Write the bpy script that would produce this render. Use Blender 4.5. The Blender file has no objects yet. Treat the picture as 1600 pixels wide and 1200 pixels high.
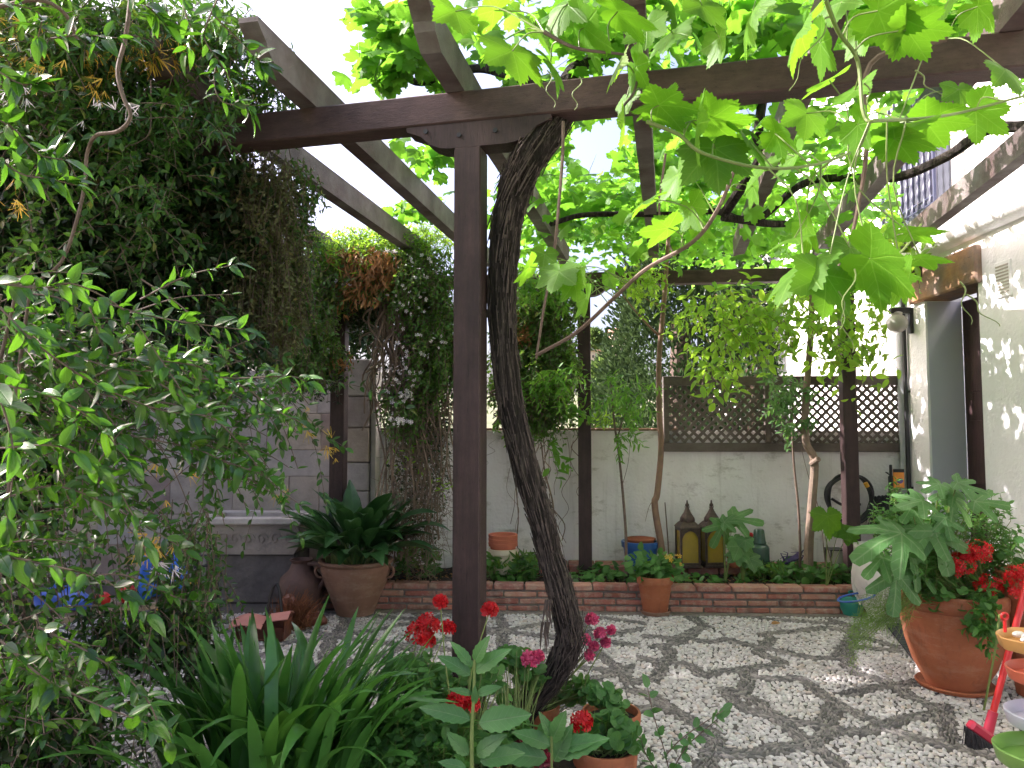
import bpy, math, random
import numpy as np
from math import radians as R, sin, cos, pi
random.seed(7); rng = np.random.default_rng(7)
sc = bpy.context.scene
# ------------------------------------------------------------------ camera, sky, sun, exposure
F = 1150.0; PITCH = math.atan(70/F); CAMZ = 1.55
cam = bpy.data.cameras.new('camera'); camo = bpy.data.objects.new('camera', cam); sc.collection.objects.link(camo)
camo.location = (0, 0, CAMZ); camo.rotation_euler = (pi/2+PITCH, 0, 0)
cam.sensor_width = 36; cam.lens = F/1600*36; cam.clip_end = 2000; cam.clip_start = 0.05
sc.camera = camo
SUN = np.array([-0.80, 0.20, 0.60]); SUN = SUN/np.linalg.norm(SUN)
w = bpy.data.worlds.new('World'); sc.world = w; w.use_nodes = True
nt = w.node_tree; bg = nt.nodes['Background']; sky = nt.nodes.new('ShaderNodeTexSky'); sky.sky_type = 'NISHITA'
sky.sun_disc = False; sky.sun_elevation = math.asin(SUN[2]); sky.sun_rotation = math.atan2(SUN[0], SUN[1])
sky.air_density = 0.8; sky.dust_density = 7.0; sky.ozone_density = 1.0
nt.links.new(sky.outputs[0], bg.inputs[0]); bg.inputs[1].default_value = 0.15
sl = bpy.data.lights.new('sun', 'SUN'); sl.energy = 3.8; sl.angle = R(0.6); sl.color = (1, 0.96, 0.9)
so = bpy.data.objects.new('sun', sl); sc.collection.objects.link(so)
from mathutils import Vector
so.rotation_euler = Vector(SUN).to_track_quat('Z', 'Y').to_euler(); so.location = (-5, 3, 9)
sc.view_settings.view_transform = 'Standard'; sc.view_settings.look = 'None'
sc.view_settings.gamma = 1; sc.view_settings.exposure = 1.92
sc.view_settings.use_white_balance = True; sc.view_settings.white_balance_temperature = 6350; sc.view_settings.white_balance_tint = 22
sc.cycles.max_bounces = 8; sc.cycles.diffuse_bounces = 5; sc.cycles.transmission_bounces = 4

# ------------------------------------------------------------------ pixel -> world helpers (1600x1200 photo)
cp, sp_ = cos(PITCH), sin(PITCH)
def AT(px, py, Y):
    px = np.asarray(px, float); py = np.asarray(py, float)
    u = (px-800)/F; v = (600-py)/F
    ry = cp - v*sp_; rz = sp_ + v*cp
    t = Y/ry
    return np.stack(np.broadcast_arrays(u*t, Y+0*t, CAMZ+rz*t), -1)
def GZ(px, py, z=0.0):
    u = (px-800)/F; v = (600-py)/F
    ry = cp - v*sp_; rz = sp_ + v*cp
    t = (z-CAMZ)/rz
    return np.array([u*t, ry*t, z])
def proj(P):
    P = np.asarray(P, float); d = P-np.array([0, 0, CAMZ])
    f = d[..., 1]*cp + d[..., 2]*sp_; up = -d[..., 1]*sp_ + d[..., 2]*cp
    return 800+F*d[..., 0]/f, 600-F*up/f
def nrm(v):
    v = np.asarray(v, float); return v/np.maximum(np.linalg.norm(v, axis=-1, keepdims=True), 1e-9)
def rv(n, s=1.0): return rng.normal(0, s, (n, 3))

# ------------------------------------------------------------------ objects
WL = {}
def tagp(o, label=None, cat=None, group=None, kind=None):
    if label: o['label'] = label
    if cat: o['category'] = cat
    if group: o['group'] = group
    if kind: o['kind'] = kind
    return o
def thing(name, label, cat, loc, group=None):
    o = bpy.data.objects.new(name, None); sc.collection.objects.link(o)
    o.location = tuple(float(c) for c in loc); o.empty_display_size = .1; WL[o.name] = np.array(loc, float)
    return tagp(o, label, cat, group)
def link(name, me, parent):
    o = bpy.data.objects.new(name, me); sc.collection.objects.link(o)
    if parent is not None: o.parent = parent; WL[o.name] = WL[parent.name]
    return o
def mk(name, co, faces_flat, counts, mat, parent=None, uv=None, smooth=False):
    co = np.asarray(co, np.float32).reshape(-1, 3)
    if parent is not None: co = co - WL[parent.name].astype(np.float32)
    else: WL.setdefault(name, np.zeros(3))
    ff = np.asarray(faces_flat, np.int32).ravel(); cn = np.asarray(counts, np.int32)
    me = bpy.data.meshes.new(name)
    me.vertices.add(len(co)); me.vertices.foreach_set('co', co.ravel())
    me.loops.add(len(ff)); me.loops.foreach_set('vertex_index', ff)
    me.polygons.add(len(cn)); st = np.concatenate([[0], np.cumsum(cn)[:-1]]).astype(np.int32)
    me.polygons.foreach_set('loop_start', st)
    if uv is not None:
        ul = me.uv_layers.new(name='UVMap'); ul.data.foreach_set('uv', np.asarray(uv, np.float32)[ff].ravel())
    me.update(calc_edges=True); me.validate()
    me.polygons.foreach_set('use_smooth', np.full(len(me.polygons), bool(smooth)))
    for m in (mat if isinstance(mat, (list, tuple)) else [mat]): me.materials.append(m)
    o = link(name, me, parent)
    if parent is None: WL[o.name] = np.zeros(3)
    return o
class MB:
    def __init__(s): s.v = []; s.f = []; s.n = 0
    def add(s, vs, fs):
        s.v.append(np.asarray(vs, float).reshape(-1, 3)); s.f += [[i+s.n for i in f] for f in fs]; s.n += len(s.v[-1]); return s
    def box(s, c, size, ax=None, bev=0.0):
        """ax: 3x3 rows are the local axes"""
        ax = np.eye(3) if ax is None else np.array(ax, float); h = np.array(size, float)/2; b = min(bev, min(h)*.9)
        if b <= 0:
            P = np.array([[x, y, z] for z in (-1, 1) for y in (-1, 1) for x in (-1, 1)])*h
            fs = [(0, 2, 3, 1), (4, 5, 7, 6), (0, 1, 5, 4), (2, 6, 7, 3), (0, 4, 6, 2), (1, 3, 7, 5)]
            return s.add(P@ax+np.array(c), fs)
        P = []; idx = {}
        for z in (-1, 1):
            for y in (-1, 1):
                for x in (-1, 1):
                    for a in range(3):
                        q = np.array([x, y, z])*h
                        for k in range(3):
                            if k != a: q[k] -= b*[x, y, z][k]
                        idx[(x, y, z, a)] = len(P); P.append(q)
        fs = []
        for a in range(3):
            o1, o2 = [k for k in range(3) if k != a]
            for sg in (-1, 1):
                f = []
                for (p, q) in ((-1, -1), (1, -1), (1, 1), (-1, 1)):
                    k = [0, 0, 0]; k[a] = sg; k[o1] = p; k[o2] = q; f.append(idx[(*k, a)])
                if (sg == 1) == (a == 1): f = f[::-1]
                fs.append(f)
        for a in range(3):   # edges along axis a
            o1, o2 = [k for k in range(3) if k != a]
            for p in (-1, 1):
                for q in (-1, 1):
                    k0 = [0, 0, 0]; k1 = [0, 0, 0]; k0[a] = -1; k1[a] = 1
                    for k in (k0, k1): k[o1] = p; k[o2] = q
                    f = [idx[(*k0, o1)], idx[(*k1, o1)], idx[(*k1, o2)], idx[(*k0, o2)]]; fs.append(f)
        for z in (-1, 1):
            for y in (-1, 1):
                for x in (-1, 1): fs.append([idx[(x, y, z, a)] for a in range(3)])
        return s.add(np.array(P)@ax+np.array(c), fs)
    def lathe(s, c, prof, seg=32, ax=None, jit=0.0):
        n = len(prof); V = []
        for i in range(seg):
            t = 2*pi*i/seg
            for r, z in prof: V.append((r*cos(t), r*sin(t), z))
        V = np.array(V)
        if ax is not None: V = V@np.array(ax, float)
        F_ = []
        for i in range(seg):
            j = (i+1) % seg
            for k in range(n-1): F_.append((i*n+k, j*n+k, j*n+k+1, i*n+k+1))
        return s.add(V+np.array(c), F_)
    def tube(s, pts, rad, sides=8, cap=True, bark=0.0, sub=0):
        pts = np.array(pts, float); rad = np.full(len(pts), rad, float) if np.isscalar(rad) else np.array(rad, float)
        if sub: pts, rad = spline(pts, rad, sub)
        n = len(pts); tan = np.gradient(pts, axis=0) if n > 2 else np.repeat((pts[1:]-pts[:1]), 2, 0)
        tan = nrm(tan); ref = np.array([0, 0, 1.]) if abs(tan[0][2]) < .8 else np.array([1., 0, 0])
        V = []; a = nrm(np.cross(tan[0], ref))
        for i in range(n):
            a = nrm(a - tan[i]*np.dot(a, tan[i])); b = np.cross(tan[i], a)
            for k in range(sides):
                t = 2*pi*k/sides; r = rad[i]
                if bark: r *= 1+bark*(sin(3*t+i*.07)+.7*sin(7*t+1.3+i*.05)+.8*sin(13*t+i*.11)*.6)*.5 + bark*.35*random.uniform(-1, 1)
                V.append(pts[i]+r*(cos(t)*a+sin(t)*b))
        fs = [(i*sides+k, i*sides+(k+1) % sides, (i+1)*sides+(k+1) % sides, (i+1)*sides+k) for i in range(n-1) for k in range(sides)]
        if cap: fs.append(tuple(range(sides))[::-1]); fs.append(tuple((n-1)*sides+k for k in range(sides)))
        return s.add(V, fs)
    def prism(s, poly, o, ex, ey, ez, d):
        """poly in plane (ex,ey) at origin o, extruded by d along ez"""
        poly = np.array(poly, float); n = len(poly); o = np.array(o, float); ex, ey, ez = map(lambda q: np.array(q, float), (ex, ey, ez))
        A = o + poly[:, :1]*ex + poly[:, 1:]*ey; V = np.concatenate([A, A+ez*d])
        fs = [tuple(range(n))[::-1], tuple(range(n, 2*n))]+[(i, (i+1) % n, (i+1) % n+n, i+n) for i in range(n)]
        return s.add(V, fs)
    def ball(s, c, r, seg=16, rings=10, sc_=(1, 1, 1)):
        V = []
        for i in range(rings+1):
            p = pi*i/rings
            for k in range(seg): t = 2*pi*k/seg; V.append((r*sc_[0]*sin(p)*cos(t), r*sc_[1]*sin(p)*sin(t), r*sc_[2]*cos(p)))
        fs = [(i*seg+k, (i+1)*seg+k, (i+1)*seg+(k+1) % seg, i*seg+(k+1) % seg) for i in range(rings) for k in range(seg)]
        return s.add(np.array(V)+np.array(c), fs)
    def build(s, name, mat, parent=None, smooth=False, bevel=0):
        V = np.concatenate(s.v); o = mk(name, V, np.array([i for f in s.f for i in f]), [len(f) for f in s.f], mat, parent, smooth=smooth)
        me = o.data
        import bmesh
        bm = bmesh.new(); bm.from_mesh(me); bmesh.ops.recalc_face_normals(bm, faces=bm.faces); bm.to_mesh(me); bm.free()
        if smooth:
            try: me.set_sharp_from_angle(angle=R(40))
            except Exception: pass
        return o
def spline(pts, rad, sub):
    pts = np.array(pts, float); rad = np.array(rad, float) if not np.isscalar(rad) else np.full(len(pts), rad)
    P = np.concatenate([[2*pts[0]-pts[1]], pts, [2*pts[-1]-pts[-2]]]); Q = np.concatenate([[rad[0]], rad, [rad[-1]]])
    out = []; ro = []
    for i in range(1, len(P)-2):
        for k in range(sub):
            t = k/sub
            f = lambda a, b, c, d: .5*((2*b)+(-a+c)*t+(2*a-5*b+4*c-d)*t*t+(-a+3*b-3*c+d)*t**3)
            out.append(f(P[i-1], P[i], P[i+1], P[i+2])); ro.append(Q[i]*(1-t)+Q[i+1]*t)
    out.append(pts[-1]); ro.append(rad[-1]); return np.array(out), np.array(ro)
def children(o): return [c for c in bpy.data.objects if c.parent == o]
def copy_tree(o, parent=None):
    c = o.copy(); sc.collection.objects.link(c); c.parent = parent
    for ch in children(o): copy_tree(ch, c)
    return c

# ------------------------------------------------------------------ materials
def NT(name):
    m = bpy.data.materials.new(name); m.use_nodes = True; t = m.node_tree; b = t.nodes['Principled BSDF']; return m, t, b
def nd(t, typ, **k):
    n = t.nodes.new(typ)
    for a, v in k.items():
        if a.startswith('i_'): n.inputs[int(a[2:]) if a[2:].isdigit() else a[2:]].default_value = v
        else: setattr(n, a, v)
    return n
def ramp(t, src, stops):
    r = t.nodes.new('ShaderNodeValToRGB'); e = r.color_ramp.elements
    while len(e) < len(stops): e.new(.5)
    for q, (p, c) in zip(e, stops): q.position = p; q.color = (*c, 1) if len(c) == 3 else c
    t.links.new(src, r.inputs[0]); return r
def mixc(t, f, a, b, bt='MIX'):
    m = t.nodes.new('ShaderNodeMix'); m.data_type = 'RGBA'; m.blend_type = bt
    for s_, v in ((m.inputs[0], f), (m.inputs[6], a), (m.inputs[7], b)):
        if hasattr(v, 'is_output'): t.links.new(v, s_)
        elif isinstance(v, (int, float)): s_.default_value = v
        else: s_.default_value = (*v, 1)
    return m.outputs[2]
def math_(t, op, a, b=None, c=None):
    m = t.nodes.new('ShaderNodeMath'); m.operation = op
    for s_, v in zip(m.inputs, (a, b, c)):
        if v is None: continue
        if hasattr(v, 'is_output'): t.links.new(v, s_)
        else: s_.default_value = v
    return m.outputs[0]
def texco(t, scale=(1, 1, 1), rot=(0, 0, 0)):
    tc = t.nodes.new('ShaderNodeTexCoord'); mp = t.nodes.new('ShaderNodeMapping'); mp.inputs['Scale'].default_value = scale; mp.inputs['Rotation'].default_value = rot
    t.links.new(tc.outputs['Object'], mp.inputs[0]); return mp.outputs[0]
def noise(t, vec, scale, detail=4, rough=.6):
    n = nd(t, 'ShaderNodeTexNoise'); n.inputs['Scale'].default_value = scale; n.inputs['Detail'].default_value = detail; n.inputs['Roughness'].default_value = rough
    if vec is not None: t.links.new(vec, n.inputs['Vector'])
    return n.outputs['Fac']
def bump(t, b, h, dist=.01, strength=1.0):
    n = nd(t, 'ShaderNodeBump'); n.inputs['Distance'].default_value = dist; n.inputs['Strength'].default_value = strength
    t.links.new(h, n.inputs['Height']); t.links.new(n.outputs[0], b.inputs['Normal'])
def island(t):
    g = t.nodes.new('ShaderNodeNewGeometry'); return g.outputs['Random Per Island']
def simple(name, c1, c2=None, scale=8, rough=.6, bd=.003, bs=30, metal=0, spec=.5, detail=5):
    m, t, b = NT(name); v = texco(t)
    r = ramp(t, noise(t, v, scale, detail), [(.3, c1), (.7, c2 or tuple(x*.8 for x in c1))])
    t.links.new(r.outputs[0], b.inputs['Base Color']); b.inputs['Roughness'].default_value = rough; b.inputs['Metallic'].default_value = metal
    b.inputs['Specular IOR Level'].default_value = spec
    if bd: bump(t, b, noise(t, v, bs, 6), bd)
    return m
def leafmat(name, c1, c2, tr, tf=.35, rough=.38, veins=None, vc=(.16, .22, .06), vs=.5, c3=None, spec=.45):
    m, t, b = NT(name); isl = island(t)
    st = [(0, c1), (.8, c2)]
    if c3: st += [(.93, c2), (1, c3)]
    r = ramp(t, isl, st); col = r.outputs[0]
    if veins:
        uv = t.nodes.new('ShaderNodeUVMap'); sep = nd(t, 'ShaderNodeSeparateXYZ'); t.links.new(uv.outputs[0], sep.inputs[0])
        X = math_(t, 'ABSOLUTE', sep.outputs[0]); Y = sep.outputs[1]
        if veins == 'mid':
            d = math_(t, 'SUBTRACT', 1, math_(t, 'MULTIPLY', X, 60)); d = math_(t, 'MAXIMUM', d, 0)
            sv = math_(t, 'SINE', math_(t, 'MULTIPLY', math_(t, 'SUBTRACT', Y, X), 55)); sv = math_(t, 'MULTIPLY', math_(t, 'GREATER_THAN', sv, .93), .35)
            d = math_(t, 'MAXIMUM', d, sv)
        else:
            d = None
            for ang in (0, 50, 103):
                a = R(ang)
                dist = math_(t, 'ABSOLUTE', math_(t, 'SUBTRACT', math_(t, 'MULTIPLY', X, cos(a)), math_(t, 'MULTIPLY', Y, sin(a))))
                al = math_(t, 'ADD', math_(t, 'MULTIPLY', X, sin(a)), math_(t, 'MULTIPLY', Y, cos(a)))
                k = math_(t, 'SUBTRACT', 1, math_(t, 'MULTIPLY', dist, 45)); k = math_(t, 'MULTIPLY', math_(t, 'MAXIMUM', k, 0), math_(t, 'GREATER_THAN', al, 0))
                sv = math_(t, 'SINE', math_(t, 'MULTIPLY', math_(t, 'SUBTRACT', al, math_(t, 'MULTIPLY', dist, .8)), 42))
                near = math_(t, 'LESS_THAN', dist, math_(t, 'MULTIPLY', al, .45))
                sv = math_(t, 'MULTIPLY', math_(t, 'MULTIPLY', math_(t, 'GREATER_THAN', sv, .95), near), .45)
                k = math_(t, 'MAXIMUM', k, sv)
                d = k if d is None else math_(t, 'MAXIMUM', d, k)
        col = mixc(t, math_(t, 'MULTIPLY', d, vs), col, vc)
        bump(t, b, math_(t, 'MULTIPLY', d, -1), .002, .6)
    v = texco(t); nz = noise(t, v, 14, 3)
    col = mixc(t, 1.0, col, ramp(t, nz, [(.3, (.78, .78, .78)), (.7, (1.18, 1.18, 1.18))]).outputs[0], 'MULTIPLY')
    t.links.new(col, b.inputs['Base Color']); b.inputs['Roughness'].default_value = rough; b.inputs['Specular IOR Level'].default_value = spec
    tb = nd(t, 'ShaderNodeBsdfTranslucent'); trc = mixc(t, 1.0, mixc(t, .5, col, tr), (1.25, 1.25, 1.25), 'MULTIPLY')
    t.links.new(mixc(t, .72, col, tr), tb.inputs[0])
    ms = nd(t, 'ShaderNodeMixShader'); ms.inputs[0].default_value = tf
    t.links.new(b.outputs[0], ms.inputs[1]); t.links.new(tb.outputs[0], ms.inputs[2]); t.links.new(ms.outputs[0], t.nodes['Material Output'].inputs[0])
    return m
def woodmat(name, c1, c2, grey=None, gf=0.0, axis=2):
    m, t, b = NT(name); s = [9, 9, 9]; s[axis] = .9; v = texco(t, tuple(s))
    n1 = noise(t, v, 4, 8, .7); col = ramp(t, n1, [(.3, c1), (.7, c2)]).outputs[0]
    if grey:
        n2 = noise(t, texco(t), 2.2, 4, .65); f = ramp(t, n2, [(.5-gf*.4, (0, 0, 0)), (.75-gf*.3, (1, 1, 1))]).outputs[0]
        col = mixc(t, f, col, mixc(t, n1, grey, tuple(x*.6 for x in grey)))
    cr = noise(t, v, 9, 6, .8); crk = ramp(t, cr, [(.33, (.22, .22, .22)), (.40, (1, 1, 1))]).outputs[0]
    st = ramp(t, noise(t, texco(t), 3.5, 6, .7), [(.35, (.65, .62, .6)), (.6, (1.15, 1.15, 1.15))]).outputs[0]; col = mixc(t, 1, col, st, 'MULTIPLY')
    col = mixc(t, 1, col, crk, 'MULTIPLY')
    t.links.new(col, b.inputs['Base Color']); b.inputs['Roughness'].default_value = .55; b.inputs['Specular IOR Level'].default_value = .35
    bump(t, b, cr, .006, .7); return m
def lin(h): # sRGB hex tuple -> linear
    return tuple(((c/255)/12.92 if c/255 <= .04045 else (((c/255)+.055)/1.055)**2.4) for c in h)
M = {}
M['post'] = woodmat('brown_stained_post', (.030, .018, .017), (.060, .033, .031))
M['beam'] = woodmat('brown_stained_beam', (.050, .028, .027), (.090, .052, .048), axis=0)
M['rafter'] = woodmat('weathered_rafter', (.050, .028, .027), (.105, .062, .057), (.24, .21, .20), .28, axis=0)
M['lattice'] = woodmat('weathered_lattice', (.075, .052, .042), (.14, .105, .085), (.17, .14, .12), .5, axis=0)
M['greypost'] = simple('pale_wood', (.5, .46, .4), (.36, .33, .29))
def plaster(name, c, stain, streak=True, amt=.6):
    m, t, b = NT(name); v = texco(t); n = noise(t, v, 1.6, 7, .65)
    col = mixc(t, math_(t, 'MULTIPLY', ramp(t, n, [(.42, (0, 0, 0)), (.7, (1, 1, 1))]).outputs[0], amt), c, stain)
    if streak:
        v2 = texco(t, (5, 5, .35)); n2 = noise(t, v2, 2.2, 6, .75)
        col = mixc(t, math_(t, 'MULTIPLY', ramp(t, n2, [(.56, (0, 0, 0)), (.74, (1, 1, 1))]).outputs[0], .42), col, tuple(x*.7 for x in stain))
        n5 = noise(t, texco(t, (1.1, 1.1, 2.2)), 2.6, 8, .75); col = mixc(t, ramp(t, n5, [(.55, (0, 0, 0)), (.66, (.6, .6, .6))]).outputs[0], col, (.30, .26, .21))
    n3 = noise(t, v, 28, 3, .8); col = mixc(t, ramp(t, n3, [(.68, (0, 0, 0)), (.74, (.5, .5, .5))]).outputs[0], col, (.16, .14, .12))
    t.links.new(col, b.inputs['Base Color']); b.inputs['Roughness'].default_value = .9
    bump(t, b, math_(t, 'ADD', noise(t, v, 40, 4), math_(t, 'MULTIPLY', noise(t, v, 5, 3), 2)), .008, .6); return m
M['garden_white'] = plaster('stained_white_plaster', (.80, .775, .76), (.56, .51, .46), amt=.5)
M['house_white'] = plaster('white_house_plaster', (.88, .875, .87), (.80, .79, .78), False, .4)
M['neighbour'] = plaster('bright_white_plaster', (.85, .84, .83), (.75, .72, .70), False, .4)
M['door_grey'] = simple('blue_grey_render', (.54, .54, .60), (.58, .58, .64), 3, .7, .001)
M['door_wood'] = woodmat('dark_door_wood', (.04, .02, .022), (.07, .035, .035))
M['lintel'] = woodmat('varnished_lintel', (.34, .15, .05), (.45, .24, .10), (.25, .2, .17), .35, axis=1)
M['steel'] = simple('grey_painted_pipe', (.46, .47, .51), (.52, .53, .57), 4, .45, 0)
M['black'] = simple('black_plastic', (.012, .012, .014), (.02, .02, .022), 5, .45, .001)
M['grille'] = simple('blue_black_iron', (.03, .035, .07), (.05, .05, .09), 9, .4, .001)
M['globe'] = simple('opal_globe', (.44, .42, .38), (.38, .36, .33), 9, .25, 0)
def terram(name, c1, c2, bloom, amt):
    m, t, b = NT(name); v = texco(t); col = ramp(t, noise(t, v, 4, 6, .7), [(.3, c1), (.7, c2)]).outputs[0]
    col = mixc(t, math_(t, 'MULTIPLY', ramp(t, noise(t, texco(t, (1, 1, 2.5)), 5, 8, .75), [(.5, (0, 0, 0)), (.72, (1, 1, 1))]).outputs[0], amt), col, bloom)
    col = mixc(t, math_(t, 'MULTIPLY', ramp(t, noise(t, texco(t, (6, 6, .8)), 3, 6, .7), [(.55, (0, 0, 0)), (.75, (1, 1, 1))]).outputs[0], .45), col, (.09, .05, .03))
    t.links.new(col, b.inputs['Base Color']); b.inputs['Roughness'].default_value = .8; b.inputs['Specular IOR Level'].default_value = .3; bump(t, b, noise(t, v, 45, 6), .004, .7); return m
M['terra'] = terram('terracotta', (.37, .125, .055), (.27, .085, .04), (.42, .26, .18), .45)
M['terra_old'] = terram('old_terracotta', (.26, .15, .10), (.18, .10, .065), (.36, .29, .22), .6)
M['terra_red'] = simple('red_terracotta', (.50, .15, .08), (.38, .11, .06), 7, .75, .002)
M['soil'] = simple('dark_soil', (.035, .024, .016), (.014, .010, .007), 22, .95, .02, 40)
M['cream'] = simple('cream_pot', (.52, .45, .33), (.6, .54, .42), 5, .7, .001)
M['blue'] = simple('blue_glaze', (.02, .10, .30), (.015, .07, .22), 4, .35, .001)
M['yglass'] = simple('yellow_glass', (.36, .24, .02), (.26, .19, .03), 9, .25, 0)
M['bronze'] = simple('pierced_bronze', (.11, .075, .06), (.05, .035, .03), 40, .5, .004, 90, .5)
M['green_glass'] = simple('dark_green_glass', (.03, .07, .05), (.05, .10, .075), 12, .25, .001)
M['stone'] = simple('sink_stone', (.40, .34, .28), (.22, .19, .165), 4, .85, .015, 22)
M['stone_pale'] = simple('pale_stone_rim', (.58, .53, .48), (.42, .38, .34), 9, .8, .006)
M['stone_dark'] = simple('dark_rubble', (.17, .15, .135), (.08, .072, .065), 5, .9, .03, 9)
M['white_pot'] = simple('white_ceramic', (.66, .64, .60), (.52, .49, .45), 4, .4, .001)
M['red'] = simple('red_plastic', (.55, .02, .015), (.48, .015, .015), 3, .35, 0)
M['pinkred'] = simple('crimson_plastic', (.42, .02, .05), (.36, .015, .04), 3, .4, 0)
M['oringe'] = simple('yellow_orange_plastic', (.62, .32, .10), (.55, .27, .08), 3, .4, 0)
M['coral'] = simple('coral_plastic', (.60, .14, .07), (.54, .12, .06), 3, .45, 0)
M['lilac'] = simple('pale_grey_plastic', (.50, .50, .58), (.45, .45, .52), 3, .4, 0)
M['lime'] = simple('green_plastic', (.18, .34, .07), (.15, .29, .06), 3, .4, 0)
M['hosegreen'] = simple('teal_plastic', (.02, .26, .20), (.02, .2, .16), 3, .35, 0)
M['bluering'] = simple('blue_plastic', (.05, .12, .48), (.04, .1, .4), 3, .35, 0)
M['orange'] = simple('orange_card', (.72, .26, .02), (.66, .2, .02), 20, .5, 0)
M['winglass'] = simple('dark_window_glass', (.05, .055, .07), (.08, .085, .10), 3, .2, 0)
M['purple'] = simple('purple_card', (.08, .05, .16), (.1, .06, .2), 9, .5, 0)
M['mat'] = simple('grey_rubber', (.028, .03, .035), (.04, .042, .046), 60, .8, .004, 90)
M['leather'] = simple('red_brown_leather', (.17, .055, .03), (.09, .03, .018), 12, .45, .006)
M['pinklining'] = simple('pink_lining', (.48, .20, .16), (.40, .15, .12), 6, .7, .004)
M['clayfig'] = simple('dark_clay', (.13, .075, .06), (.07, .04, .032), 6, .7, .006)
M['rope'] = simple('coir', (.26, .10, .04), (.16, .06, .03), 30, .9, .006)
M['bluebag'] = simple('blue_bag', (.02, .11, .55), (.02, .16, .62), 5, .3, .02, 9)
M['yellow'] = simple('yellow_plastic', (.65, .36, .01), (.6, .3, .01), 5, .4, 0)
M['plank'] = woodmat('grey_plank', (.24, .19, .14), (.34, .27, .2), axis=0)
M['tile'] = simple('roof_tile', (.40, .20, .13), (.30, .16, .11), 12, .8, .01)
M['farwall'] = simple('far_ochre_wall', (.55, .43, .32), (.62, .5, .4), 2, .9, 0)
M['petal_red'] = leafmat('red_petal', (.60, .008, .012), (.42, .005, .01), (.8, .03, .02), .3, .5)
M['petal_pink'] = leafmat('pink_petal', (.62, .05, .16), (.70, .12, .25), (.8, .2, .3), .3, .5)
M['petal_white'] = leafmat('white_petal', (.75, .72, .70), (.7, .62, .65), (.8, .75, .75), .3, .5)
M['petal_yellow'] = leafmat('yellow_petal', (.70, .52, .10), (.72, .40, .03), (.85, .6, .1), .35, .5)
M['petal_dark'] = leafmat('dark_petal', (.12, .005, .02), (.2, .01, .03), (.3, .02, .03), .25, .5)
# foliage
M['vine'] = leafmat('vine_leaf', (.05, .14, .012), (.08, .20, .016), (.21, .50, .015), .52, .5, 'palm', (.2, .36, .06), .55, spec=.25, c3=(.16, .26, .02))
M['vine_far'] = leafmat('vine_leaf_far', (.06, .16, .02), (.10, .26, .035), (.24, .60, .03), .55, .5, spec=.25, c3=(.2, .3, .03))
M['glossy'] = leafmat('glossy_leaf', (.010, .040, .007), (.040, .14, .014), (.16, .44, .015), .30, .18, 'mid', (.10, .2, .05), .5, (.12, .2, .02), spec=.6)
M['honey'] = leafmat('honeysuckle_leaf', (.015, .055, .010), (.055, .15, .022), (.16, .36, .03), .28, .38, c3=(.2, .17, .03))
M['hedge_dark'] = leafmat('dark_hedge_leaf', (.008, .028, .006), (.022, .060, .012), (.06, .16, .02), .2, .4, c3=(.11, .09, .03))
M['curtain'] = leafmat('olive_hanging_leaf', (.09, .11, .04), (.18, .19, .08), (.26, .28, .08), .3, .5, c3=(.25, .19, .06))
M['jasmine'] = leafmat('jasmine_leaf', (.035, .10, .02), (.085, .20, .035), (.25, .45, .04), .35, .45, c3=(.22, .2, .06))
M['dry'] = leafmat('dry_leaf', (.30, .13, .04), (.36, .20, .08), (.5, .25, .06), .3, .7, c3=(.12, .06, .03))
M['lime_leaf'] = leafmat('yellow_green_leaf', (.10, .25, .025), (.17, .36, .04), (.48, .78, .05), .55, .4, c3=(.34, .34, .04))
M['wist'] = leafmat('wisteria_leaf', (.05, .17, .02), (.10, .28, .03), (.3, .6, .05), .45, .45)
M['fig'] = leafmat('fig_leaf', (.055, .15, .045), (.085, .21, .06), (.22, .45, .07), .35, .5, 'palm', (.28, .38, .2), .6, spec=.4)
M['mint'] = leafmat('mint_leaf', (.045, .15, .03), (.08, .23, .045), (.22, .45, .06), .35, .45, 'mid', (.14, .28, .08), .4)
M['geran'] = leafmat('geranium_leaf', (.045, .15, .035), (.075, .21, .045), (.2, .42, .06), .35, .5, 'palm', (.12, .24, .08), .4)
M['ivy'] = leafmat('ground_ivy_leaf', (.03, .11, .02), (.06, .18, .03), (.16, .36, .04), .3, .4)
M['strap'] = leafmat('strap_leaf', (.035, .125, .026), (.070, .215, .04), (.14, .38, .035), .3, .28, spec=.6)
M['aspid'] = leafmat('aspidistra_leaf', (.022, .072, .026), (.04, .12, .035), (.08, .22, .04), .2, .32, 'mid', (.07, .16, .06), .5, spec=.5)
M['bigleaf'] = leafmat('hydrangea_leaf', (.045, .14, .04), (.07, .20, .05), (.16, .36, .05), .28, .45, 'mid', (.17, .28, .14), .7)
M['wisp'] = leafmat('wispy_leaf', (.12, .24, .05), (.2, .34, .08), (.4, .6, .1), .4, .6)
M['cypress'] = leafmat('cypress_spray', (.016, .042, .014), (.05, .095, .035), (.12, .2, .06), .2, .7, spec=.2)
M['fartree'] = leafmat('far_leaf', (.05, .10, .035), (.11, .18, .06), (.25, .4, .08), .3, .7, spec=.2)
M['twig'] = simple('brown_twig', (.10, .065, .045), (.17, .12, .09), 30, .8, .003)
M['greenstem'] = simple('green_stem', (.12, .18, .04), (.17, .22, .06), 20, .5, 0)
M['sapling'] = simple('tan_bark', (.26, .15, .09), (.16, .10, .07), 14, .7, .004, 40)
M['pale_bark'] = simple('pale_bark', (.24, .17, .12), (.15, .11, .08), 12, .8, .006, 40)
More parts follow.
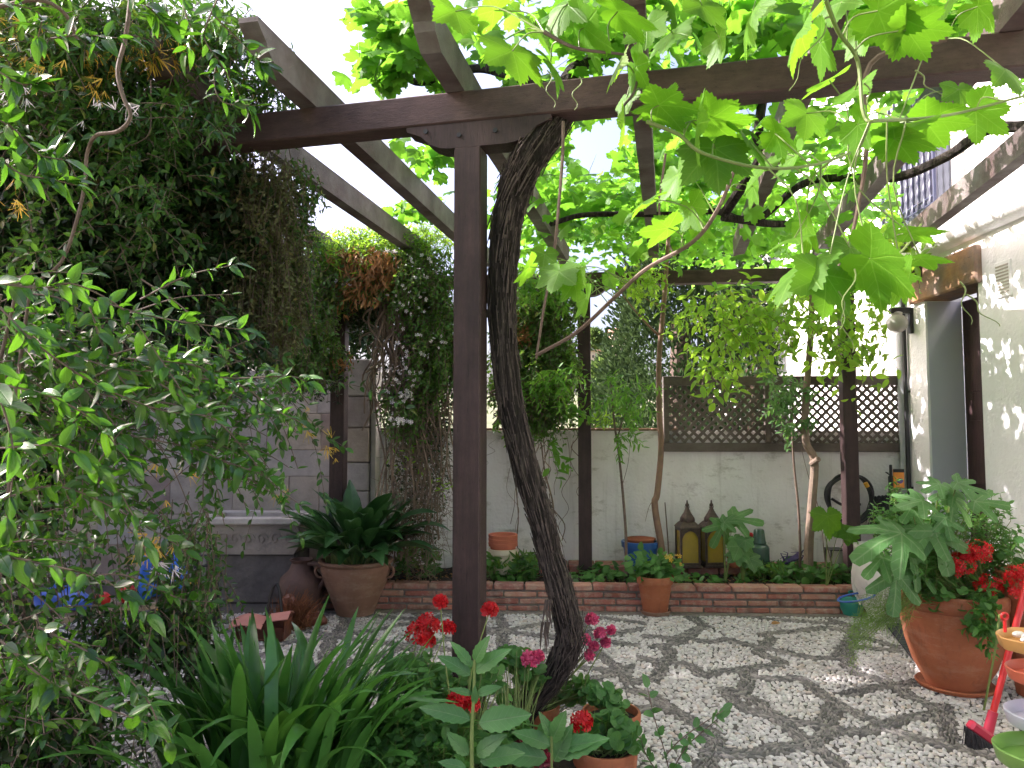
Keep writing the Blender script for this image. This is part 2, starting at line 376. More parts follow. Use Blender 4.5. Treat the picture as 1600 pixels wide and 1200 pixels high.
def barkmat():
    m, t, b = NT('shaggy_vine_bark'); v = texco(t, (26, 26, 2.2)); n = noise(t, v, 1.6, 9, .75)
    col = ramp(t, n, [(.3, (.006, .005, .0045)), (.5, (.028, .022, .019)), (.72, (.11, .088, .075))]).outputs[0]
    t.links.new(col, b.inputs['Base Color']); b.inputs['Roughness'].default_value = .95; b.inputs['Specular IOR Level'].default_value = .2
    bump(t, b, n, .03, 1); return m
M['vinebark'] = barkmat()
M['barkstrip'] = simple('bark_shred', (.035, .026, .021), (.12, .09, .075), 30, .95, .003)
def brickmat():
    m, t, b = NT('thin_red_brick'); v = texco(t); r = ramp(t, island(t), [(0, (.22, .075, .055)), (.45, (.34, .125, .09)), (.75, (.40, .20, .14)), (1, (.25, .10, .08))]).outputs[0]
    n = noise(t, v, 14, 6, .7); col = mixc(t, ramp(t, n, [(.45, (0, 0, 0)), (.68, (.7, .7, .7))]).outputs[0], r, (.42, .33, .26))
    col = mixc(t, ramp(t, noise(t, v, 6, 5), [(.55, (0, 0, 0)), (.7, (.6, .6, .6))]).outputs[0], col, (.10, .075, .06))
    t.links.new(col, b.inputs['Base Color']); b.inputs['Roughness'].default_value = .9; bump(t, b, noise(t, v, 50, 6), .008, .8); return m
M['brick'] = brickmat(); M['mortar'] = simple('grey_mortar', (.25, .22, .19), (.16, .14, .12), 18, .95, .012, 50)
def ashlar():
    m, t, b = NT('ashlar_blocks'); v = texco(t)
    r = ramp(t, island(t), [(0, (.50, .45, .41)), (.25, (.37, .33, .31)), (.45, (.54, .46, .37)), (.58, (.25, .165, .155)), (.66, (.47, .42, .39)), (.8, (.48, .44, .42)), (1, (.56, .49, .41))]).outputs[0]
    col = mixc(t, 1, r, ramp(t, noise(t, v, 5, 7, .7), [(.3, (.7, .7, .7)), (.7, (1.15, 1.15, 1.15))]).outputs[0], 'MULTIPLY')
    t.links.new(col, b.inputs['Base Color']); b.inputs['Roughness'].default_value = .9; bump(t, b, noise(t, v, 12, 7, .7), .02, .8); return m
M['ashlar'] = ashlar()
def pebmat(name, st):
    m, t, b = NT(name); r = ramp(t, island(t), st).outputs[0]; v = texco(t)
    col = mixc(t, 1, r, ramp(t, noise(t, v, 60, 4), [(.3, (.82, .8, .78)), (.7, (1.05, 1.05, 1.05))]).outputs[0], 'MULTIPLY')
    col = mixc(t, ramp(t, noise(t, v, 1.3, 5), [(.5, (0, 0, 0)), (.75, (.35, .35, .35))]).outputs[0], col, (.30, .26, .21))
    t.links.new(col, b.inputs['Base Color']); b.inputs['Roughness'].default_value = .6; b.inputs['Specular IOR Level'].default_value = .4; return m
M['peb_white'] = pebmat('white_pebbles', [(0, (.38, .365, .355)), (.4, (.53, .515, .50)), (.8, (.62, .605, .595)), (.95, (.52, .45, .39)), (1, (.30, .28, .27))])
M['peb_grey'] = pebmat('slate_pebbles', [(0, (.10, .098, .098)), (.5, (.19, .18, .172)), (.85, (.33, .31, .285)), (1, (.07, .068, .068))])
M['ground'] = simple('sandy_mortar', (.13, .12, .11), (.085, .078, .072), 9, .95, .01, 60)
M['earth'] = simple('dry_earth', (.22, .18, .12), (.12, .13, .06), .2, .95, .02, 5)
M['hill'] = simple('hillside', (.10, .14, .06), (.2, .19, .11), .12, .95, .2, .6)

# ------------------------------------------------------------------ leaf templates: verts (x, y, z, u, v), faces
def fan_tpl(half, mid=.5, cup=.1, lobes=0.0, tail=True, full=True):
    out = [(a, r) for a, r in half] + [(-a, r) for a, r in reversed(half) if a > 0.5]
    V = [(0, 0, 0)]; 
    def z(a, r): return -cup*r*r + lobes*r*cos(R(a)*3.6)
    n = len(out)
    if full:
        V += [(mid*r*sin(R(a)), mid*r*cos(R(a)), z(a, mid*r)) for a, r in out]
    V += [(r*sin(R(a)), r*cos(R(a)), z(a, r)) for a, r in out]
    Fs = []
    for i in range(n):
        j = (i+1) % n
        Fs.append((0, 1+i, 1+j))
        if full: Fs.append((1+i, 1+n+i, 1+n+j, 1+j))
    return np.array(V), Fs
grape_half = [(0, 1.0), (4, .88), (7, .91), (11, .80), (14, .84), (18, .72), (21, .75), (25, .62), (28, .60), (31, .70), (34, .69), (37, .80), (40, .77), (44, .88), (47, .84), (51, .93), (55, .81), (58, .84), (62, .74), (65, .77), (70, .66), (73, .69), (78, .60), (82, .68), (86, .65), (91, .75), (95, .70), (101, .78), (106, .68), (110, .71), (116, .61), (121, .64), (128, .55), (134, .58), (142, .50), (149, .52), (157, .42), (166, .34), (174, .16)]
grape_lo_half = [(0, 1.0), (8, .82), (13, .85), (25, .62), (33, .76), (40, .76), (51, .92), (60, .78), (66, .8), (79, .62), (90, .72), (102, .76), (118, .62), (132, .58), (150, .46), (168, .28)]
fig_half = [(0, 1.0), (8, .97), (13, .80), (15, .55), (20, .36), (26, .42), (36, .72), (46, .86), (54, .82), (58, .62), (68, .38), (78, .42), (90, .58), (100, .56), (112, .42), (130, .36), (160, .2), (178, .08)]
ger_half = [(0, .62), (10, .66), (20, .60), (32, .66), (44, .6), (58, .66), (72, .6), (88, .66), (104, .6), (120, .64), (138, .58), (155, .52), (170, .3)]
TP = {'grape': fan_tpl(grape_half, .5, .16, .05), 'grape_lo': fan_tpl(grape_lo_half, .5, .16, .05, full=False),
      'fig': fan_tpl(fig_half, .5, .14, .05), 'ger': fan_tpl(ger_half, .55, -.22, .03), 'ger_lo': fan_tpl(ger_half[::2], .5, -.2, 0, full=False)}
def oval_tpl(w, n=4, fold=.35, droop=.25, point=1.0, peak=.42):
    V = []; Fs = []
    ts = np.linspace(0, 1, n+1)
    ws = [w*(math.sin(pi*min(1, t**(math.log(.5)/math.log(peak))))**(.8 if point > .5 else .55)) for t in ts]
    V.append((0, 0, 0)); prev = None
    for i, t in enumerate(ts[1:-1], 1):
        z = -droop*t*t; b = len(V)
        V += [(-ws[i], t, z+fold*ws[i]), (0, t, z), (ws[i], t, z+fold*ws[i])]
        if prev is None: Fs += [(0, b+1, b), (0, b+2, b+1)]
        else: Fs += [(prev, prev+1, b+1, b), (prev+1, prev+2, b+2, b+1)]
        prev = b
    V.append((0, 1, -droop)); e = len(V)-1; Fs += [(prev, prev+1, e), (prev+1, prev+2, e)]
    return np.array(V), Fs
TP['oval'] = oval_tpl(.22, 6); TP['oval_lo'] = oval_tpl(.24, 3); TP['lance'] = oval_tpl(.13, 5, .4, .3); TP['round'] = oval_tpl(.33, 5, .25, .12, 0)
TP['broad'] = oval_tpl(.26, 7, .25, .35); TP['small'] = (np.array([(0, 0, 0), (-.26, .5, .08), (0, 1, -.1), (.26, .5, .08)]), [(0, 3, 2, 1)])
TP['spray'] = (np.array([(0, 0, 0), (-.16, .45, .1), (0, 1, 0), (.16, .45, .1), (.0, .4, -.16), (0, .5, .2)]), [(0, 3, 2, 1), (0, 4, 2, 5)])
def flower_tpl(np_=5, w=.32, cup=.3):
    V = [(0, 0, 0)]; Fs = []
    for k in range(np_):
        a = 2*pi*k/np_; b = len(V)
        for da, r in ((-w*1.2, .6), (-w, .95), (w, 1.0), (w*1.2, .6)): V.append((r*sin(a+da), r*cos(a+da), cup*r*r))
        Fs.append((0, b, b+1, b+2, b+3))
    return np.array(V), Fs
def serr_tpl(w=.2, n=12):
    V, Fs = oval_tpl(w, n, .3, .3); V = V.copy(); k = 0
    for i in range(len(V)):
        if abs(V[i][0]) > .02: k += 1; V[i][0] *= 1.0+(.10 if (k//2) % 2 else -.06)
    return V, Fs
TP['serr'] = serr_tpl()
TP['flower'] = flower_tpl()
def trumpet_tpl():
    V = []; Fs = []
    for k in range(7):
        a = 2*pi*k/7+.3; e = 1.0+.25*(k % 3); b = len(V); s_ = .5+.2*(k % 2)
        for t, ww in ((0, .02), (.55, .06), (1, .035)):
            V += [(e*t*sin(a)*s_-ww*cos(a), e*t*.8, e*t*cos(a)*s_), (e*t*sin(a)*s_+ww*cos(a), e*t*.8, e*t*cos(a)*s_)]
        Fs += [(b, b+1, b+3, b+2), (b+2, b+3, b+5, b+4)]
    return np.array(V), Fs
TP['honeyflower'] = trumpet_tpl()
def leaves(name, mat, tpl, pos, d, n, sc_, parent, curl=.15, kind=None):
    V, Fs = TP[tpl]; pos = np.asarray(pos, float).reshape(-1, 3); N = len(pos)
    d = nrm(np.broadcast_to(d, pos.shape)); n = np.broadcast_to(n, pos.shape); n = n-(n*d).sum(1, keepdims=True)*d
    bad = np.linalg.norm(n, axis=1) < 1e-3; n = np.where(bad[:, None], np.cross(d, [.3, .5, .8]), n); n = nrm(n); s = np.cross(d, n)
    sc_ = np.broadcast_to(sc_, (N,)).astype(float)
    x, y, z = V[:, 0], V[:, 1], V[:, 2]
    c = rng.normal(0, curl, N)[:, None]; tw = rng.normal(0, curl, N)[:, None]; asp = (1+rng.normal(0, .08, N))[:, None]
    zz = z[None]+c*(y**2)[None]+tw*(x*y)[None]+c*.8*(x*x)[None]
    co = pos[:, None]+sc_[:, None, None]*((asp*x[None])[..., None]*s[:, None]+y[None, :, None]*d[:, None]+zz[..., None]*n[:, None])
    nv = len(V); ff = np.array([i for f in Fs for i in f]); cn = np.array([len(f) for f in Fs])
    FF = (ff[None]+np.arange(N)[:, None]*nv).ravel(); CN = np.tile(cn, N)
    uv = np.tile(V[:, :2], (N, 1))
    o = mk(name, co.reshape(-1, 3), FF, CN, mat, parent, uv=uv, smooth=True)
    if kind: o['kind'] = kind
    return o
def sticks(name, mat, A, B, r, parent, r2=None):
    A = np.asarray(A, float).reshape(-1, 3); B = np.asarray(B, float).reshape(-1, 3); d = nrm(B-A); a = nrm(np.cross(d, [.31, .22, .9])); b = np.cross(d, a)
    N = len(A); r = np.broadcast_to(r, (N,)); r2 = r*.6 if r2 is None else np.broadcast_to(r2, (N,)); V = []
    for P, q in ((A, r), (B, r2)):
        for k in range(4): t = pi/2*k; V.append(P+q[:, None]*(cos(t)*a+sin(t)*b))
    co = np.stack(V, 1); fs = np.array([(k, (k+1) % 4, 4+(k+1) % 4, 4+k) for k in range(4)]).ravel()
    return mk(name, co.reshape(-1, 3), (fs[None]+np.arange(N)[:, None]*8).ravel(), np.full(N*4, 4), mat, parent, smooth=True)
def sprigs(c, d, L, k, ls, pair=False, spread=.9, droop=.25):
    """returns leaf pos, dir, normal, scale, and twig segments"""
    c = np.asarray(c, float); N = len(c); d = nrm(d); L = np.broadcast_to(L, (N,)); ls = np.broadcast_to(ls, (N,))
    s0 = nrm(np.cross(d, rv(N))); s1 = np.cross(d, s0); P = []; D = []; NN = []; S = []; A = []; B = []
    last = c
    for i in range(k):
        t = (i+.4)/k; cen = c+d*(L*t)[:, None]+np.array([0, 0, -1])*(droop*L*t*t)[:, None]
        A.append(last); B.append(cen); last = cen
        for m in range(2 if pair else 1):
            ph = (i*pi/2+m*pi) if pair else i*2.4
            sd = cos(ph)*s0+sin(ph)*s1; e = 1.0 if i == k-1 else spread
            ld = d*(1.3-e)+sd*e+rv(N, .25)
            P.append(cen); D.append(ld); NN.append(np.array([0, 0, 1.])+rv(N, .45)+d*.3); S.append(ls*(1-.35*abs(t-.45))*rng.uniform(.75, 1.2, N))
    return np.concatenate(P), np.concatenate(D), np.concatenate(NN), np.concatenate(S), np.concatenate(A), np.concatenate(B)
def blobs(lst):
    out = []
    for (px, py, Y, rx, ry, rY, n) in lst:
        q = nrm(rng.normal(0, 1, (n, 3)))*(rng.uniform(0, 1, (n, 1))**(1/2.4))
        YY = Y+q[:, 1]*rY
        out.append(AT(px+q[:, 0]*rx, py+q[:, 2]*ry, YY))
    return np.concatenate(out)
# ================================================================== SETTING
def tagk(o, kind='structure'): o['kind'] = kind; return o
# ground sheet (to the horizon) and patio sheet
g = MB(); g.add([(-600, -100, -.6), (600, -100, -.6), (600, 9.2, -.6), (-600, 9.2, -.6)], [(0, 1, 2, 3)])
n = 40; V = []; Fs = []
xs = np.linspace(-400, 400, n); ys = 9.2+np.linspace(0, 1, n)**1.6*600
for j, y in enumerate(ys):
    for i, x in enumerate(xs):
        hh = -.6-min(1, (y-9.2)/20)*7+max(0, (y-70))*.16+1.6*sin(x*.05+y*.03)*min(1, (y-9.2)/60)
        if y > 190: hh = -7.6+120*.16-(y-190)*.1
        V.append((x, y, hh))
for j in range(n-1):
    for i in range(n-1): Fs.append((j*n+i, j*n+i+1, (j+1)*n+i+1, (j+1)*n+i))
g.add(V, Fs); tagk(g.build('ground', M['hill'], smooth=False))
pv = MB(); pv.box((0, 3.6, -.05), (14, 9.6, .1)); tagk(pv.build('patio', M['ground']))
# ---- pebble mosaic: every pebble a small cap, bands follow the pattern in the photo
PL = [[(950, 967), (1000, 994), (1025, 995), (1055, 999), (1095, 982), (1107, 981)], [(1070, 960), (1105, 981)], [(1022, 1012), (1060, 1005), (1090, 985)],
      [(920, 1026), (975, 1019), (1000, 1030), (1050, 1036), (1080, 1042), (1097, 1057), (1125, 1050), (1162, 1047), (1220, 1037), (1187, 1020), (1205, 1000), (1195, 992), (1250, 987), (1300, 982), (1350, 998), (1400, 1012)],
      [(1090, 1002), (1115, 1004), (1135, 1000), (1150, 1005), (1187, 1012), (1232, 1022), (1275, 1030), (1310, 1027), (1325, 1012), (1400, 1018)],
      [(1040, 1012), (1047, 1027), (1035, 1040), (1025, 1060), (985, 1067), (955, 1077), (900, 1090)], [(955, 1080), (1012, 1085), (1040, 1105), (1075, 1125), (1107, 1147), (1118, 1170), (1100, 1200)],
      [(1132, 1079), (1162, 1080), (1172, 1047)], [(1132, 1079), (1160, 1107), (1200, 1120), (1250, 1130), (1290, 1136)], [(1175, 1092), (1225, 1132), (1275, 1170), (1300, 1187), (1330, 1215)],
      [(1182, 1060), (1217, 1062), (1250, 1062), (1275, 1080), (1300, 1097), (1340, 1117), (1385, 1135)], [(1105, 1178), (1175, 1178), (1212, 1170), (1250, 1168)],
      [(1385, 1135), (1410, 1125), (1462, 1117), (1475, 1105)], [(1385, 1137), (1330, 1145), (1290, 1136)], [(1290, 1140), (1300, 1100)], [(1385, 1142), (1440, 1157), (1500, 1170), (1540, 1180)],
      [(1475, 1110), (1480, 1140), (1487, 1167)], [(1325, 1040), (1345, 1055), (1385, 1067), (1425, 1090), (1475, 1112)], [(1325, 1085), (1360, 1077), (1400, 1073), (1445, 1065)],
      [(1325, 1042), (1322, 1012), (1335, 985), (1300, 970)], [(1200, 1175), (1250, 1165), (1300, 1147)], [(1080, 955), (1200, 968), (1300, 975)], [(900, 1160), (960, 1185), (1000, 1230)], [(800, 1150), (900, 1160), (955, 1120), (1040, 1105)]]
seg = []
for pl in PL:
    q = [GZ(*p)[:2] for p in pl]; q = spline([(*a, 0) for a in q], .1, 4)[0][:, :2]
    seg += [(q[i], q[i+1]) for i in range(len(q)-1)]
SA = np.array([s[0] for s in seg]); SB = np.array([s[1] for s in seg])
def band(P):
    AB = SB-SA; L2 = (AB**2).sum(1)+1e-9; best = np.full(len(P), 9.); ang = np.zeros(len(P))
    for i in range(len(AB)):
        t = np.clip(((P-SA[i])@AB[i])/L2[i], 0, 1); dd = np.linalg.norm(P-(SA[i]+t[:, None]*AB[i]), axis=1); m = dd < best
        best[m] = dd[m]; ang[m] = math.atan2(AB[i][1], AB[i][0])
    traced = (P[:, 0]-.25*(P[:, 1]-3.4) > .42)
    b2 = np.full(len(P), 9.); a2 = np.zeros(len(P)); wob = np.stack([.03*np.sin(P[:, 1]*5), .03*np.sin(P[:, 0]*5+1)], 1)
    for k, a in enumerate((R(97), R(37), R(-23))):
        nn = np.array([-sin(a), cos(a)]); v = ((P+wob)@nn)/.62+(.5 if k else 0); dd = np.abs(v-np.round(v))*.62; m = dd < b2; b2[m] = dd[m]; a2[m] = a
    return np.where(traced, best, b2), np.where(traced, ang, a2)
def pebbles(P, L, W, Hh, ang, name, mat):
    rings = [(1.0, 0.0), (.86, .62), (.48, .93)]; seg_ = 7; V = []
    for r, z in rings:
        for k in range(seg_): t = 2*pi*k/seg_; V.append((r*cos(t), r*sin(t), z))
    V.append((0, 0, 1.0)); V = np.array(V); Fs = []
    for i in range(2):
        for k in range(seg_): Fs.append((i*seg_+k, i*seg_+(k+1) % seg_, (i+1)*seg_+(k+1) % seg_, (i+1)*seg_+k))
    q = 2*seg_; Fs3 = [(q+k, q+(k+1) % seg_, 3*seg_) for k in range(seg_)]
    N = len(P); c, s = np.cos(ang)[:, None], np.sin(ang)[:, None]
    wv = 1+rng.normal(0, .09, (N, seg_)); wv = np.concatenate([wv, wv, wv, np.ones((N, 1))], 1)
    x = V[None, :, 0]*L[:, None]*wv; y = V[None, :, 1]*W[:, None]*wv; z = V[None, :, 2]*Hh[:, None]
    tx, ty = rng.normal(0, .12, (2, N, 1))
    co = np.stack([P[:, :1]+x*c-y*s, P[:, 1:2]+x*s+y*c, z+x*tx+y*ty-.0], -1)
    ff = np.array([i for f in Fs+Fs3 for i in f]); cn = np.array([4]*len(Fs)+[3]*len(Fs3)); nv = len(V)
    o = mk(name, co.reshape(-1, 3), (ff[None]+np.arange(N)[:, None]*nv).ravel(), np.tile(cn, N), mat, smooth=True); tagk(o, 'structure'); return o
def hexgrid(x0, x1, y0, y1, dx, dy, j):
    X, Y = np.meshgrid(np.arange(x0, x1, dx), np.arange(y0, y1, dy)); X = X+(np.arange(X.shape[0]) % 2)[:, None]*dx/2
    P = np.stack([X.ravel(), Y.ravel()], 1); return P+rng.uniform(-j, j, P.shape)
def inview(P):
    px, py = proj(np.concatenate([P, np.zeros((len(P), 1))], 1)); return (px > -80) & (px < 1680) & (py < 1290) & (P[:, 1] < 6.28)
def relax(P, d0, it=4):
    from mathutils import kdtree
    for _ in range(it):
        kd = kdtree.KDTree(len(P))
        for i, p in enumerate(P): kd.insert((p[0], p[1], 0), i)
        kd.balance(); Q = P.copy()
        for i, p in enumerate(P):
            for (c, k, dd) in kd.find_n((p[0], p[1], 0), 5):
                if k != i and dd < d0: w_ = (d0-dd)*.45/max(dd, 1e-4); Q[i, 0] += (p[0]-c[0])*w_; Q[i, 1] += (p[1]-c[1])*w_
        P = Q
    return P
P = hexgrid(-5.4, 3.75, 2.9, 6.3, .033, .0265, .016); P = P[inview(P)]; P = relax(P, .0262); dist, ang = band(P); P = P[dist > .052]
N = len(P); pebbles(P, rng.uniform(.013, .0225, N), rng.uniform(.0095, .0145, N), rng.uniform(.008, .014, N), rng.normal(.3, .9, N)+np.sin(P[:, 0]*3+P[:, 1]*2)*1.2, 'pebble_paving', M['peb_white'])
P = hexgrid(-5.4, 3.75, 2.9, 6.3, .023, .0165, .004); P = P[inview(P)]; dist, ang = band(P); m = dist < .047; P = P[m]; ang = ang[m]; dist = dist[m]; N = len(P)
sgn = np.where(np.abs((P[:, 0]*7.3+P[:, 1]*5.1)*6 % 2-1) > .5, 1, -1)
pebbles(P, rng.uniform(.017, .027, N), rng.uniform(.0045, .0072, N), rng.uniform(.007, .014, N), ang+sgn*.5*(dist > .01)+rng.normal(0, .13, N), 'slate_band_paving', M['peb_grey'])

# ---- sky is the World. Distant hillside things
def cyp(px, pyb, pyt, Y, wpx, label, name='cypress_tree', cnt=900, g_=None):
    b = AT(px, pyb, Y); t = AT(px, pyt, Y); h = t[2]-b[2]; r = wpx/2/F*Y
    th = thing(name, label, 'tree', b, g_)
    MB().tube([b-[0, 0, 1], b+[0, 0, h*.5]], [r*.15, r*.06]).build('trunk', M['twig'], th)
    u = rng.uniform(0, 1, cnt); ph = rng.uniform(0, 2*pi, cnt); rr = r*np.where(u < .3, .6+u*1.3, (1-u)**.7*1.28)*np.sqrt(rng.uniform(.25, 1, cnt))
    P = np.stack([b[0]+rr*np.cos(ph), b[1]+rr*np.sin(ph), b[2]+u*h], 1)
    leaves('crown', M['cypress'], 'spray', P, np.stack([np.cos(ph)*.4, np.sin(ph)*.4, np.ones(cnt)], 1)+rv(cnt, .25), rv(cnt)+[0, -1, 0], r*rng.uniform(.35, .7, cnt), th)
    return th
cyp(947, 558, 523, 120, 16, 'tall dark cypress on the far hillside left of the ochre tower', g_='far cypresses on the hill')
cyp(930, 580, 562, 90, 7, 'short slim cypress below the pink house on the hill', cnt=400, g_='far cypresses on the hill')
cyp(964, 514, 503, 150, 5, 'left of the two tiny cypresses on the skyline', cnt=300, g_='far cypresses on the hill')
cyp(973, 516, 504, 150, 5, 'right of the two tiny cypresses on the skyline', cnt=300, g_='far cypresses on the hill')
def farhouse(px0, px1, pyt, pyb, Y, label, name, cat, mat, wins):
    a = AT(px0, pyb, Y); b = AT(px1, pyt, Y); th = thing(name, label, cat, a)
    cx = (a[0]+b[0])/2; W_ = b[0]-a[0]; H_ = b[2]-a[2]
    MB().box((cx, Y+4, a[2]+H_/2-3), (W_, 8, H_+6)).build('wall', mat, th)
    MB().add([(a[0]-.4, Y-.5, b[2]+.02), (b[0]+.4, Y-.5, b[2]+.02), (b[0]+.4, Y+8.5, b[2]+.02), (a[0]-.4, Y+8.5, b[2]+.02), (a[0]-.4, Y+4, b[2]+H_*.3), (b[0]+.4, Y+4, b[2]+H_*.3)],
             [(0, 1, 5, 4), (3, 4, 5, 2), (0, 4, 3), (1, 2, 5), (0, 3, 2, 1)]).build('roof', M['tile'], th)
    for (fx, fz, s) in wins:
        MB().box((a[0]+fx*W_, Y-.04, a[2]+fz*H_), (W_*s, .1, H_*.22)).build('window', M['black'], th)
farhouse(920, 942, 548, 566, 118, 'low pinkish house on the far hill left of the tall cypress', 'hill_house', 'house', M['farwall'], [(.3, .5, .1), (.7, .5, .1)])
farhouse(958, 981, 519, 556, 135, 'ochre tower like house beside the cypress on the far hill', 'tower_house', 'house', M['farwall'], [(.25, .3, .12), (.6, .3, .12), (.4, .75, .12)])
def bushtree(px, py, Y, rx, ry, label, mat='fartree', cnt=1600, ls=.4, name='hillside_tree', gz=-5):
    c = AT(px, py, Y); r = rx/F*Y; rz = ry/F*Y; th = thing(name, label, 'tree', (c[0], c[1], gz), 'trees on the far slope')
    MB().tube([(c[0], c[1], gz), (c[0], c[1], c[2])], [r*.12, r*.05]).build('trunk', M['twig'], th)
    cen = nrm(rv(14))*rng.uniform(.3, .75, (14, 1)); k = rng.integers(0, 14, cnt); q = cen[k]+nrm(rv(cnt))*rng.uniform(.2, .42, (cnt, 1))
    leaves('crown', M[mat], 'spray', c+q*[r, r, rz], nrm(q)+rv(cnt, .5), rv(cnt)+[0, 0, 1], ls*rng.uniform(.6, 1.2, cnt), th)
bushtree(950, 588, 60, 32, 24, 'round pale green tree on the slope behind the garden wall, left of the big cypress', ls=.9, gz=-8)
bushtree(985, 600, 45, 25, 24, 'rounded green tree low on the slope at the foot of the big cypress', ls=.7, gz=-7)
bushtree(925, 530, 130, 14, 14, 'hazy green tree beyond the tall hill cypress', ls=1.3, gz=-2, cnt=700)
bushtree(930, 632, 30, 22, 40, 'greyish shrub just beyond the garden wall left of the big cypress', ls=.35, gz=-6)
# big cypress just behind the wall: wide, textured with plumes
c0 = AT(1060, 560, 12.5); th = thing('cypress_tree', 'big grey green cypress with plume like foliage behind the lattice fence', 'tree', (c0[0], 12.5, -1.2))
MB().tube([(c0[0], 12.5, -1.2), (c0[0]+.05, 12.5, 3.5)], [.28, .16], 10).build('trunk', M['twig'], th)
cnt = 30000; u = rng.uniform(0, 1, 420); ph = rng.uniform(0, 2*pi, 420); rr = np.interp(u, [0, .35, .7, 1], [1.15, 1.3, .95, .25])
cc = np.stack([c0[0]+rr*np.cos(ph), 12.5+rr*np.sin(ph), -.8+u*6.2], 1); k = rng.integers(0, 420, cnt); q = rv(cnt, 1)*[.13, .13, .30]
leaves('crown', M['cypress'], 'spray', cc[k]+q, q*[3, 3, 1]+np.stack([np.cos(ph[k])*.3, np.sin(ph[k])*.3, np.full(cnt, .6)], 1)+rv(cnt, .2), rv(cnt)+[0, -.6, 0], rng.uniform(.07, .15, cnt), th)
c1 = AT(1175, 540, 11.0); th = thing('dark_evergreen', 'dark evergreen tree behind the lattice between cypress and white house', 'tree', (c1[0], 11, -1))
MB().tube([(c1[0], 11, -1), (c1[0], 11, 4)], [.2, .08], 8).build('trunk', M['twig'], th)
cnt = 9000; u = rng.uniform(0, 1, 120); ph = rng.uniform(0, 2*pi, 120); rr = np.interp(u, [0, .3, 1], [.5, .62, .15]); cc = np.stack([c1[0]-.15+rr*np.cos(ph), 11+rr*np.sin(ph), -.3+u*5.0], 1); k = rng.integers(0, 120, cnt); q = rv(cnt, 1)*[.13, .13, .2]
leaves('crown', M['hedge_dark'], 'spray', cc[k]+q, rv(cnt, .5)+[0, 0, .7], rv(cnt), rng.uniform(.07, .14, cnt), th)

# ---- neighbour house (bright white) behind lattice
a = AT(1205, 700, 13.5); th = thing('neighbour_house', 'bright white neighbouring house seen over the right end of the lattice', 'house', (a[0], 13.5, -.6))
hx = a[0]; MB().box((hx+3.2, 15.5, 1.6), (6.4, 4, 4.6)).build('wall', M['neighbour'], th)
b_ = MB(); b_.add([(hx-.3, 13.2, 3.93), (hx+6.6, 13.2, 3.93), (hx+6.6, 17.8, 3.93), (hx-.3, 17.8, 3.93), (hx-.3, 15.5, 4.9), (hx+6.6, 15.5, 4.9)], [(0, 1, 5, 4), (3, 4, 5, 2), (0, 4, 3), (1, 2, 5), (0, 3, 2, 1)]); b_.build('roof', M['tile'], th)
fr = MB(); fr.box((AT(1395, 520, 13.45)[0], 13.46, 2.6), (.12, .07, 2.4)); fr.build('corner_post', M['lintel'], th)
MB().box((AT(1340, 660, 13.45)[0], 13.46, 1.0), (1.0, .06, 1.3), bev=.02).build('door', M['lintel'], th)

# ---- garden wall (white) with coping, rotated 2.4 deg
YA = R(2.4); wu = np.array([cos(YA), -sin(YA), 0]); wv_ = np.array([sin(YA), cos(YA), 0]); wz = np.array([0, 0, 1.]); WAX = np.array([wu, wv_, wz])
W0 = AT(1410, 700, 7.1)*[1, 1, 0]                       # front face corner of wall and house
def WP(s, d=0, z=0): return W0+wu*s+wv_*d+wz*z          # s negative = to the left, d behind the face
def S_of(px): # parameter along the wall at pixel column px
    r = (px-800)/F*1.0; # X = r*Y approx (mid heights)
    return (r*W0[1]-W0[0])/(wu[0]-r*wu[1])
th = thing('garden_wall', 'low stained white plaster wall behind the brick planting bed', 'wall', WP(-2.5))
sL = S_of(590); MB().box(WP(sL/2, .12, .72), (-sL, .24, 1.62), WAX).build('wall', M['garden_white'], th)
cp_ = MB(); 
x = sL
while x < -2.35: cp_.box(WP(x+.13, .12, 1.545), (.262, .30, .025), WAX, .006); x += .27
cp_.build('coping', M['terra_old'], th)
# ---- lattice fence
s0, s1 = S_of(1035), S_of(1412); z0, z1 = 1.33, 2.06
th = thing('lattice_fence', 'weathered brown diagonal lattice fence fixed on the garden wall', 'fence', WP(s0))
def frame_box(name, sa, sb, za, zb, d=.0, t=.05): MB().box(WP((sa+sb)/2, d-.03, (za+zb)/2), (sb-sa, t, zb-za), WAX, .004).build(name, M['lattice'], th)
frame_box('rail', s0, s1, z1-.09, z1); frame_box('rail', s0, s1, z0, z0+.085)
sm = S_of(1193)
for sa in (s0, sm, s1-.04): frame_box('stile', sa, sa+.055, z0+.087, z1-.092, -.004, .055)
def lat(sa, sb, za, zb, mb, off, dirn, pitch=.062, wd=.028, jit=0.0):
    Wd, Hh = sb-sa, zb-za; k = -Hh
    while k < Wd:
        p0 = (k, 0); p1 = (k+Hh, Hh)
        x0, x1 = max(0, k), min(Wd, k+Hh); y0, y1 = x0-k, x1-k
        if x1-x0 > .02:
            if dirn < 0: x0, x1 = Wd-x0, Wd-x1
            a = WP(sa+x0, off, za+y0); b = WP(sa+x1, off, za+y1); e = nrm(b-a); nn = np.cross(e, wv_)
            mb.box((a+b)/2, (np.linalg.norm(b-a), .008, wd*random.uniform(.85, 1.1)), [e, wv_, nn])
        k += pitch*1.414*random.uniform(.97, 1.03)
for sa, sb in ((s0+.055, sm), (sm+.055, s1-.04)):
    mb = MB(); lat(sa, sb, z0+.085, z1-.09, mb, -.034, 1); lat(sa, sb, z0+.085, z1-.09, mb, -.024, -1)
    mb.build('lattice_panel', M['lattice'], th)
